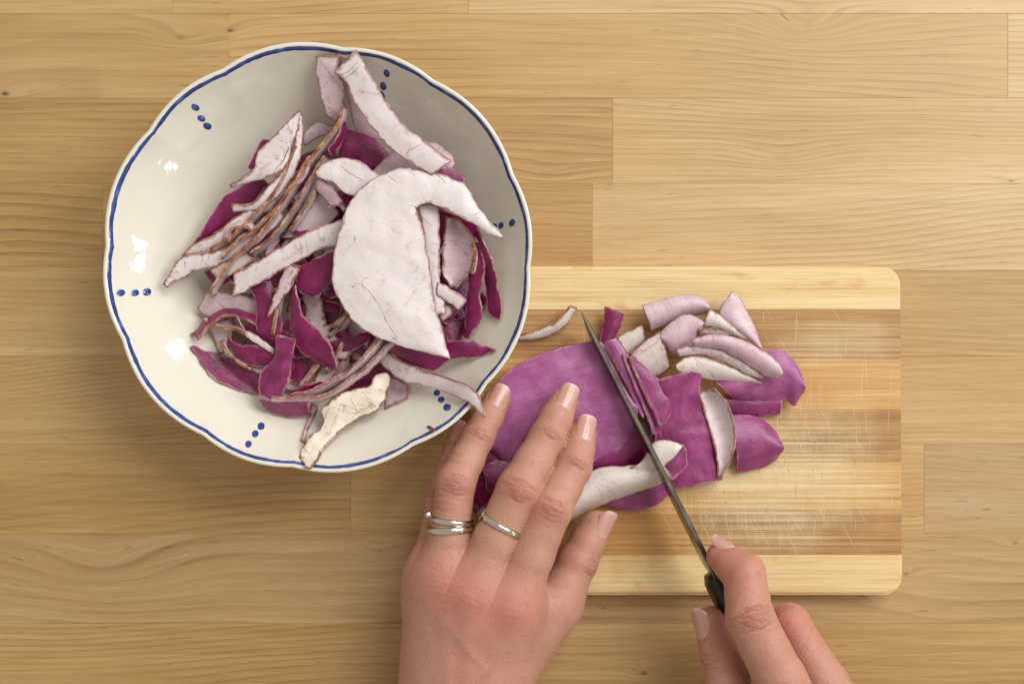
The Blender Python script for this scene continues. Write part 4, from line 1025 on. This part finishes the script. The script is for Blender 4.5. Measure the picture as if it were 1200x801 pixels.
def build_hand(H, name, label, lo, hi, res=.68):
    V, F = surface_nets(H.sdf, lo, hi, res)
    V = V.astype(np.float32)
    for _ in range(2):
        d = H.sdf(V); g = H.grad(V); n2 = np.maximum((g * g).sum(1), .2)
        V = V - g * (d / n2)[:, None] * .9
    g = H.grad(V, .5); Nn = g / np.maximum(np.linalg.norm(g, axis=1, keepdims=True), 1e-5)
    red = np.zeros(len(V)); pale = np.zeros(len(V)); cre = np.zeros(len(V)); disp = np.zeros(len(V))
    for (c, r, k) in H.red:
        w = k * np.exp(-((V - c) ** 2).sum(1) / (2 * r * r))
        if k > 0: red += w
        else: pale -= w
    rr = random.Random(5)
    for (c, a, up, n, spread, half, depth) in H.creases:
        sd = np.cross(a, up)
        rel = V - c
        U = rel @ a; W = rel @ sd
        dors = np.clip((Nn @ up - .15) / .4, 0, 1) * np.exp(-(rel ** 2).sum(1) / (2 * (half * 1.7) ** 2))
        disp += .35 * np.exp(-(U / (spread * .75)) ** 2) * np.exp(-(W / half) ** 2) * np.clip(Nn @ up, 0, 1)
        for k in range(n):
            u0 = (k - (n - 1) / 2) * (2 * spread / max(n - 1, 1)) + rr.uniform(-.25, .25)
            cv = u0 * .055 / spread + rr.uniform(-.022, .022)
            w0 = rr.uniform(-.15, .15) * half; hw = half * rr.uniform(.75, 1.05) * (1 - .25 * abs(u0) / spread)
            wig = .16 * np.sin(W * .9 + k * 2.0) + .08 * np.sin(W * 2.3 + k)
            gv = np.exp(-((U - u0 + cv * W * W * .5 + wig) / .52) ** 2) * np.exp(-((W - w0) / hw) ** 4) * dors
            dk = depth * rr.uniform(.55, 1.0)
            disp -= dk * gv; cre = np.maximum(cre, gv * min(1, dk / .4))
    for (c, r, k) in H.bumps:
        disp += k * np.exp(-((V - c) ** 2).sum(1) / (2 * r * r))
    V = V + Nn * disp[:, None]
    for (a, b, w, k) in getattr(H, 'cords', []):
        ab = b - a; hh = np.clip((V - a) @ ab / (ab @ ab), 0, 1); dd = V - a - hh[:, None] * ab
        dd = dd - Nn * (dd * Nn).sum(1)[:, None]
        disp2 = k * np.exp(-(dd ** 2).sum(1) / (2 * w * w)) * np.sin(np.pi * np.clip(hh * .9 + .1, 0, 1)) * np.clip(Nn[:, 2], 0, 1)
        V = V + Nn * disp2[:, None]
    # nail beds: flesh under a nail is pressed just below it
    for N in H.nails:
        base, a, up, side, L, W, lift, curve = N
        rel = V - base; y = rel @ a / L; x = rel @ side; z = rel @ up
        near = (y > -.05) & (y < .93) & (np.abs(x) < W * 1.02) & (z > -W * 1.2) & (z < W)
        pt, _ = nail_point(N, np.clip(x / W, -1, 1), np.clip(y, 0, 1))
        tz = ((pt - base) @ up) - .35
        wv = np.where(y < .34, .30 + .70 * np.sqrt(np.clip(1 - ((.34 - np.clip(y, 0, 1)) / .34) ** 2, 0, 1)), 1.0)
        inside = near & (np.abs(x) < W * wv * .97) & (y > .01) & (z > tz)
        V[inside] += (tz - z)[inside][:, None] * up
    org = V.mean(0); org[2] = V[:, 2].min()
    me = mesh_np(name, V, F, [M_SKIN], org, True, None, {'red': np.clip(red, 0, 1), 'pale': np.clip(pale, 0, 1), 'crease': cre})
    o = link(name, me, None, org / 1000)
    tag(o, label, 'hand')
    for N in H.nails:
        nu, nvv = 17, 25
        U, VV = np.meshgrid(np.linspace(-1, 1, nu), np.linspace(0, 1, nvv))
        pt, x = nail_point(N, U.ravel(), VV.ravel())
        up = N[2]
        edge = np.clip((np.abs(U.ravel()) - .86) / .14, 0, 1) * np.where(VV.ravel() < .84, 1, 0)
        edge = np.maximum(edge, np.clip((.06 - VV.ravel()) / .06, 0, 1))
        pt = pt - np.multiply.outer(edge * .42, up)
        low = pt - .55 * up - np.multiply.outer(np.clip((VV.ravel() - .8) / .2, 0, 1) * .25, -up)
        Vn = np.concatenate([pt, low]); q = nu * nvv; Fn = []
        for i in range(nvv - 1):
            for j in range(nu - 1):
                a_ = i * nu + j; f4 = (a_, a_ + 1, a_ + nu + 1, a_ + nu)
                Fn.append(f4); Fn.append(tuple(q + k for k in f4[::-1]))
        lp = [j for j in range(nu)] + [i * nu + nu - 1 for i in range(1, nvv)] + [(nvv - 1) * nu + j for j in range(nu - 2, -1, -1)] + [i * nu for i in range(nvv - 2, 0, -1)]
        for k in range(len(lp)):
            l = (k + 1) % len(lp); Fn.append((lp[k], q + lp[k], q + lp[l], lp[l]))
        mn = mesh_np('fingernail', Vn, Fn, [M_NAIL], org, True, None, {'nv': np.concatenate([VV.ravel(), VV.ravel()])})
        bm = bmesh.new(); bm.from_mesh(mn); bmesh.ops.recalc_face_normals(bm, faces=bm.faces[:])
        for e in bm.edges:
            if len(e.link_faces) == 2 and e.calc_face_angle(0) > R(50): e.smooth = False
        bm.to_mesh(mn); bm.free()
        link('fingernail', mn, o)
    return o
UPV = np.array([0, 0, 1.0])
def nail_on(H, pts, rs, up, L, W, back, sink=.25, curve=1.0, tilt=0.0):
    """nail whose cuticle sits `back` mm behind the tip centre"""
    a = unit(pts[-1] - pts[-2])
    u = unit(up - a * np.dot(up, a))
    a2 = unit(a + u * tilt); u2 = unit(u - a2 * np.dot(u, a2))
    b = pts[-1] - a * back
    # march down to the flesh
    d = 16.0
    for _ in range(60):
        q = (b + u * d)[None].astype(np.float32); s_ = float(H.sdf(q)[0])
        d -= s_ * .9
    H.nail(b + u * (d - sink), a2, u2, L, W, 0.0, curve)

# ---- left hand, spread on the peel
LH = Hand(); LH.webk = 8.5
ring_p, ring_r = LH.finger([(520, 682, 43, 10.0), (534, 566, 45, 8.3), (560, 512, 38, 7.0), (583, 468, 32.5, 5.9)])
mid_p, mid_r = LH.finger([(552, 692, 46, 10.5), (608, 572, 49, 9.2), (642, 511, 42, 7.6), (661, 470, 36, 6.3)])
idx_p, idx_r = LH.finger([(600, 706, 46, 10.8), (645, 595, 48, 9.4), (672, 547, 41, 7.8), (682, 508, 35, 6.5)])
pin_p, pin_r = LH.finger([(508, 666, 36, 8.6), (519, 588, 32, 7.4), (531, 545, 27, 6.4), (541, 508, 24, 5.4)])
thb_p, thb_r = LH.finger([(584, 795, 33, 11.0), (653, 708, 31, 9.8), (677, 657, 28, 8.8), (699, 615, 25.5, 6.6)])
W0 = P(528, 900, 36); ARM = P(528, 1230, 40)
for (a, b, ra, rb, k) in [((520, 682, 42), W0, 10.2, 15, 15), ((552, 692, 45), W0, 10.6, 16, 15), ((600, 706, 45), P(545, 890, 38), 10.8, 15, 15), ((507, 668, 36), P(507, 890, 34), 9.0, 15, 12),
                          ((511, 735, 34), P(508, 860, 30), 11, 14, 10), ((584, 795, 33), P(556, 880, 32), 11.0, 14, 12), ((585, 735, 34), P(548, 860, 32), 11, 14, 10),
                          ((654, 708, 31), P(584, 795, 34), 9.0, 11.0, 10)]:
    LH.palm.append((P(*a), b, ra, rb, k))
LH.palm.append((P(505, 690, 38), P(560, 715, 42), 9.5, 10.5, 14)); LH.palm.append((P(560, 715, 42), P(602, 722, 43), 10.5, 10.5, 14))
LH.palm.append((P(508, 890, 36), P(500, 1230, 42), 16.5, 21, 14)); LH.palm.append((P(534, 890, 36), P(530, 1230, 42), 16.0, 20, 14))
for pts, rs, nP, nD in ((ring_p, ring_r, 6, 3), (mid_p, mid_r, 6, 4), (idx_p, idx_r, 6, 4), (pin_p, pin_r, 4, 3)):
    for k, n, sp, dp in ((1, nP, 4.2, .55), (2, nD, 1.8, .5)):
        ax = unit(pts[k + 1] - pts[k - 1]); u = unit(UPV - ax * np.dot(ax, UPV))
        LH.joint_creases(pts[k] + u * rs[k], ax, u, n, sp, rs[k] * .88, dp)
        LH.red.append((pts[k] + u * rs[k], 5.0 if k == 1 else 3.8, .55 if k == 1 else .35))
    ax = unit(pts[3] - pts[2])
    LH.red.append((pts[3] + ax * 3, 5.5, .40))
    LH.red.append(((pts[0] + pts[1]) / 2 + UPV * 8, 7, -.35)); LH.red.append(((pts[1] + pts[2]) / 2 + UPV * 7, 5, -.45))
for pts, k in ((mid_p, .85), (idx_p, 1.0), (ring_p, .45), (pin_p, .4)):
    LH.red.append((pts[0] + UPV * 10, 8.5, k * .75)); LH.bumps.append((pts[0] + UPV * 10, 5.5, 1.0 if k > .8 else .6))
    LH.joint_creases(pts[0] + UPV * 10, pts[1] - pts[0], UPV, 5, 5.0, 7.5, .13)
LH.cords = [(P(552, 700, 58), P(546, 870, 56), 2.6, .55), (P(600, 715, 58), P(562, 870, 56), 2.6, .5), (P(520, 690, 55), P(530, 870, 55), 2.4, .4), (P(530, 735, 56), P(575, 790, 54), 1.4, .4), (P(575, 790, 54), P(560, 860, 54), 1.5, .4)]
LH.red.append((P(560, 775, 52), 9, .35)); LH.red.append((P(662, 640, 36), 9, .3))
THU = unit(np.array([.80, .25, .55]))
ax = unit(thb_p[3] - thb_p[1]); LH.joint_creases(thb_p[2] + unit(THU - ax * np.dot(ax, THU)) * 8.8, ax, THU, 4, 3.0, 6.5, .4)
nail_on(LH, ring_p, ring_r, np.array([-.10, .0, 1]), 11.2, 4.3, 5.2)
nail_on(LH, mid_p, mid_r, np.array([.06, 0, 1]), 12.4, 4.6, 5.5)
nail_on(LH, idx_p, idx_r, np.array([.14, 0, 1]), 12.4, 4.7, 5.3)
nail_on(LH, pin_p, pin_r, np.array([-.5, 0, 1]), 10.0, 4.3, 4.8)
nail_on(LH, thb_p, thb_r, THU, 13.5, 5.2, 5.0)
lo = np.array([P(440, 0, 40)[0], P(0, 1120, 40)[1], 6.0]); hi = np.array([P(735, 0, 30)[0], P(0, 425, 40)[1], 68.0])
build_hand(LH, 'hand', 'left hand with silver rings holding the purple peel down on the board', lo, hi)

# ---- rings, fitted round the finger
M_SILVER = plain('silver', hx('d9d4c8'), .14, 1.0)
M_STONE = plain('dark_stone', hx('4b4644'), .15, .3)
def ring_band(H, pts, s, tilt_px, width, thick, parent, name='band'):
    a = unit(pts[1] - pts[0])
    tx = unit(P(*tilt_px[1], 45) - P(*tilt_px[0], 45)); nrm = unit(np.cross(tx, UPV)); nrm = unit(nrm * np.sign(np.dot(nrm, a)))
    c = pts[0] + (pts[1] - pts[0]) * s
    u = unit(UPV - nrm * np.dot(UPV, nrm)); v = np.cross(nrm, u)
    n = 64; V, F = [], []
    fs = [fg for fg in H.fingers if np.allclose(fg[0][0], pts[0])][0]
    def fd(q):
        f = None
        for sg in fs:
            d = cone(q, *sg); f = d if f is None else smin(f, d, 2.2)
        return f
    rad = []
    for k in range(n):
        th = 2 * math.pi * k / n; dr = u * math.cos(th) + v * math.sin(th)
        d = 14.0
        for _ in range(30): d -= float(fd((c + dr * d)[None].astype(np.float32))[0]) * .8
        rad.append(d)
    rad = np.array(rad); rad = (np.roll(rad, 1) + np.roll(rad, -1) + rad * 2) / 4
    prof = [(-.5, -.1), (-.5, .35), (-.3, .8), (0, 1.0), (.3, .8), (.5, .35), (.5, -.1), (0, -.2)]
    for k in range(n):
        th = 2 * math.pi * k / n; dr = u * math.cos(th) + v * math.sin(th)
        for (w, h) in prof: V.append(c + dr * (rad[k] + .05 + h * thick) + nrm * (w * width + .12 * math.sin(3 * th)))
    m = len(prof)
    for k in range(n):
        for j in range(m): F.append((k * m + j, k * m + (j + 1) % m, ((k + 1) % n) * m + (j + 1) % m, ((k + 1) % n) * m + j))
    me = mesh_np(name, V, F, [M_SILVER], np.array(parent.location) * 1000)
    bm = bmesh.new(); bm.from_mesh(me); bmesh.ops.recalc_face_normals(bm, faces=bm.faces[:]); bm.to_mesh(me); bm.free()
    link(name, me, parent)
    return c, u, v, nrm, rad
def ring_root(label, c):
    o = bpy.data.objects.new('ring', None); COL.objects.link(o); o.location = (c - np.array([0, 0, 9.0])) / 1000
    return tag(o, label, 'ring')
def gem(name, c, axes, size, mat, parent, seg=8):
    V, F = [], []
    x, y, z = axes
    prof = [(.35, 1.0), (.8, .55), (1.0, 0), (.75, -.6), (.2, -1.0)]
    for (r, h) in prof:
        for j in range(seg):
            a = 2 * math.pi * j / seg
            V.append(c + size[0] * r * math.cos(a) * x + size[1] * r * math.sin(a) * y + size[2] * h * z)
    for i in range(len(prof) - 1):
        for j in range(seg): F.append((i * seg + j, (i + 1) * seg + j, (i + 1) * seg + (j + 1) % seg, i * seg + (j + 1) % seg))
    F.append(tuple(range(seg))); F.append(tuple(range((len(prof) - 1) * seg, len(prof) * seg))[::-1])
    link(name, mesh_np(name, V, F, [mat], np.array(parent.location) * 1000, smooth=False), parent)
def frac(pts, py): return (pts[0][1] - (400.5 - py) * S0 * (HC - 45) / HC) / (pts[0][1] - pts[1][1])
r1 = ring_root('upper thin silver ring with a small bead on the ring finger', (ring_p[0] + ring_p[1]) / 2)
c, u, v, nr, rad = ring_band(LH, ring_p, frac(ring_p, 609), ((504, 606), (548, 612)), 2.7, 1.3, r1)
def side_dir(v): return v if v[0] < 0 else -v
gem('bead', c + side_dir(v) * (rad.max() + 1.4) + nr * 1.2 + u * 2.0, (u, nr, v), (1.5, 1.5, 1.5), M_SILVER, r1)
r2 = ring_root('lower plain silver ring on the ring finger, nearer the knuckle', (ring_p[0] + ring_p[1]) / 2)
ring_band(LH, ring_p, frac(ring_p, 618.5), ((505, 619), (548, 618)), 3.2, 1.5, r2)
r3 = ring_root('slim silver ring with a dark stone on the middle finger', (mid_p[0] + mid_p[1]) / 2)
c, u, v, nr, rad = ring_band(LH, mid_p, frac(mid_p, 613), ((563, 600), (608, 626)), 2.7, 1.3, r3)
gem('stone', c + side_dir(v) * (rad[16] + 1.2) + u * 1.5, (u, nr, v), (2.6, 3.4, 1.3), M_STONE, r3)
gem('setting', c + side_dir(v) * (rad[16] + .3) + u * 1.5, (u, nr, v), (3.1, 3.9, 1.0), M_SILVER, r3)

# ---- right hand on the knife handle
RH = Hand(); RH.webk = 5.0
ri_p, ri_r = RH.finger([(950, 868, 66, 12.5), (879, 724, 65, 9.9), (872, 672, 58, 8.7), (845, 652, 51, 6.3)])
rm_p, rm_r = RH.finger([(1008, 868, 55, 11.5), (925, 731, 43, 8.8), (898, 742, 27, 7.6), (884, 775, 21, 6.8)])
rr_p, rr_r = RH.finger([(1040, 890, 46, 11.0), (962, 790, 32, 8.6), (930, 800, 20, 7.4), (915, 830, 17, 6.6)])
rl_p, rl_r = RH.finger([(1060, 915, 38, 10.0), (1000, 850, 25, 8.0), (970, 855, 17, 7.0), (955, 880, 15, 6.2)])
rt_p, rt_r = RH.finger([(890, 905, 48, 12.5), (858, 822, 46, 10.0), (845, 768, 45, 8.6), (833, 728, 42, 6.8)])
RW = P(1010, 1010, 52)
for (a, b, ra, rb, k) in [((950, 868, 65), P(985, 1000, 56), 12.5, 17, 10), ((1008, 868, 55), P(1015, 1000, 52), 12, 17, 10), ((1040, 890, 46), P(1030, 1000, 46), 12, 16, 10), ((1060, 915, 38), P(1040, 1000, 42), 11, 15, 10),
                          ((890, 905, 48), P(975, 1000, 46), 13, 17, 12), ((950, 880, 60), P(890, 905, 50), 10, 11, 10)]:
    RH.palm.append((P(*a), b, ra, rb, k))
RH.palm.append((P(985, 1005, 50), P(1060, 1260, 60), 18, 22, 14)); RH.palm.append((P(1030, 1000, 48), P(1110, 1245, 58), 18, 22, 14))
for pts, rs, k, n, sp, dp in ((ri_p, ri_r, 1, 8, 4.6, .75), (rm_p, rm_r, 1, 4, 3.5, .22)):
    ax = unit(pts[k] - pts[k - 1]); ax = unit(ax + unit(pts[k + 1] - pts[k])); u = unit(UPV - ax * np.dot(ax, UPV))
    RH.joint_creases(pts[k] + u * rs[k], ax, u, n, sp, rs[k] * 1.0, dp)
    RH.red.append((pts[k] + u * rs[k], 6, .45))
RH.red += [(ri_p[2] + UPV * 8, 5, .45), (ri_p[3], 8, .9), (rm_p[1] + UPV * 8, 9, .55), (rt_p[3], 7, .55), (rt_p[2], 8, .35), ((ri_p[0] + ri_p[1]) / 2 + UPV * 10, 10, .25)]
RH.bumps.append((ri_p[2] + UPV * 8.5, 4.0, .8))
ax = unit(rt_p[3] - rt_p[1]); tu = unit(np.array([-.75, -.15, .62])); RH.joint_creases(rt_p[2] + unit(tu - ax * np.dot(ax, tu)) * 8.4, ax, tu, 4, 3.0, 6.5, .35)
nail_on(RH, ri_p, ri_r, np.array([.35, 1.0, .16]), 10.5, 4.6, 3.6)
nail_on(RH, rt_p, rt_r, np.array([-.92, .0, .42]), 14.0, 5.4, 6.5)
lo = np.array([P(785, 0, 40)[0], P(0, 1120, 45)[1], 7.0]); hi = np.array([P(1125, 0, 60)[0], P(0, 600, 45)[1], 86.0])
build_hand(RH, 'hand', 'right hand gripping the black knife handle with the index finger along the blade', lo, hi, .75)
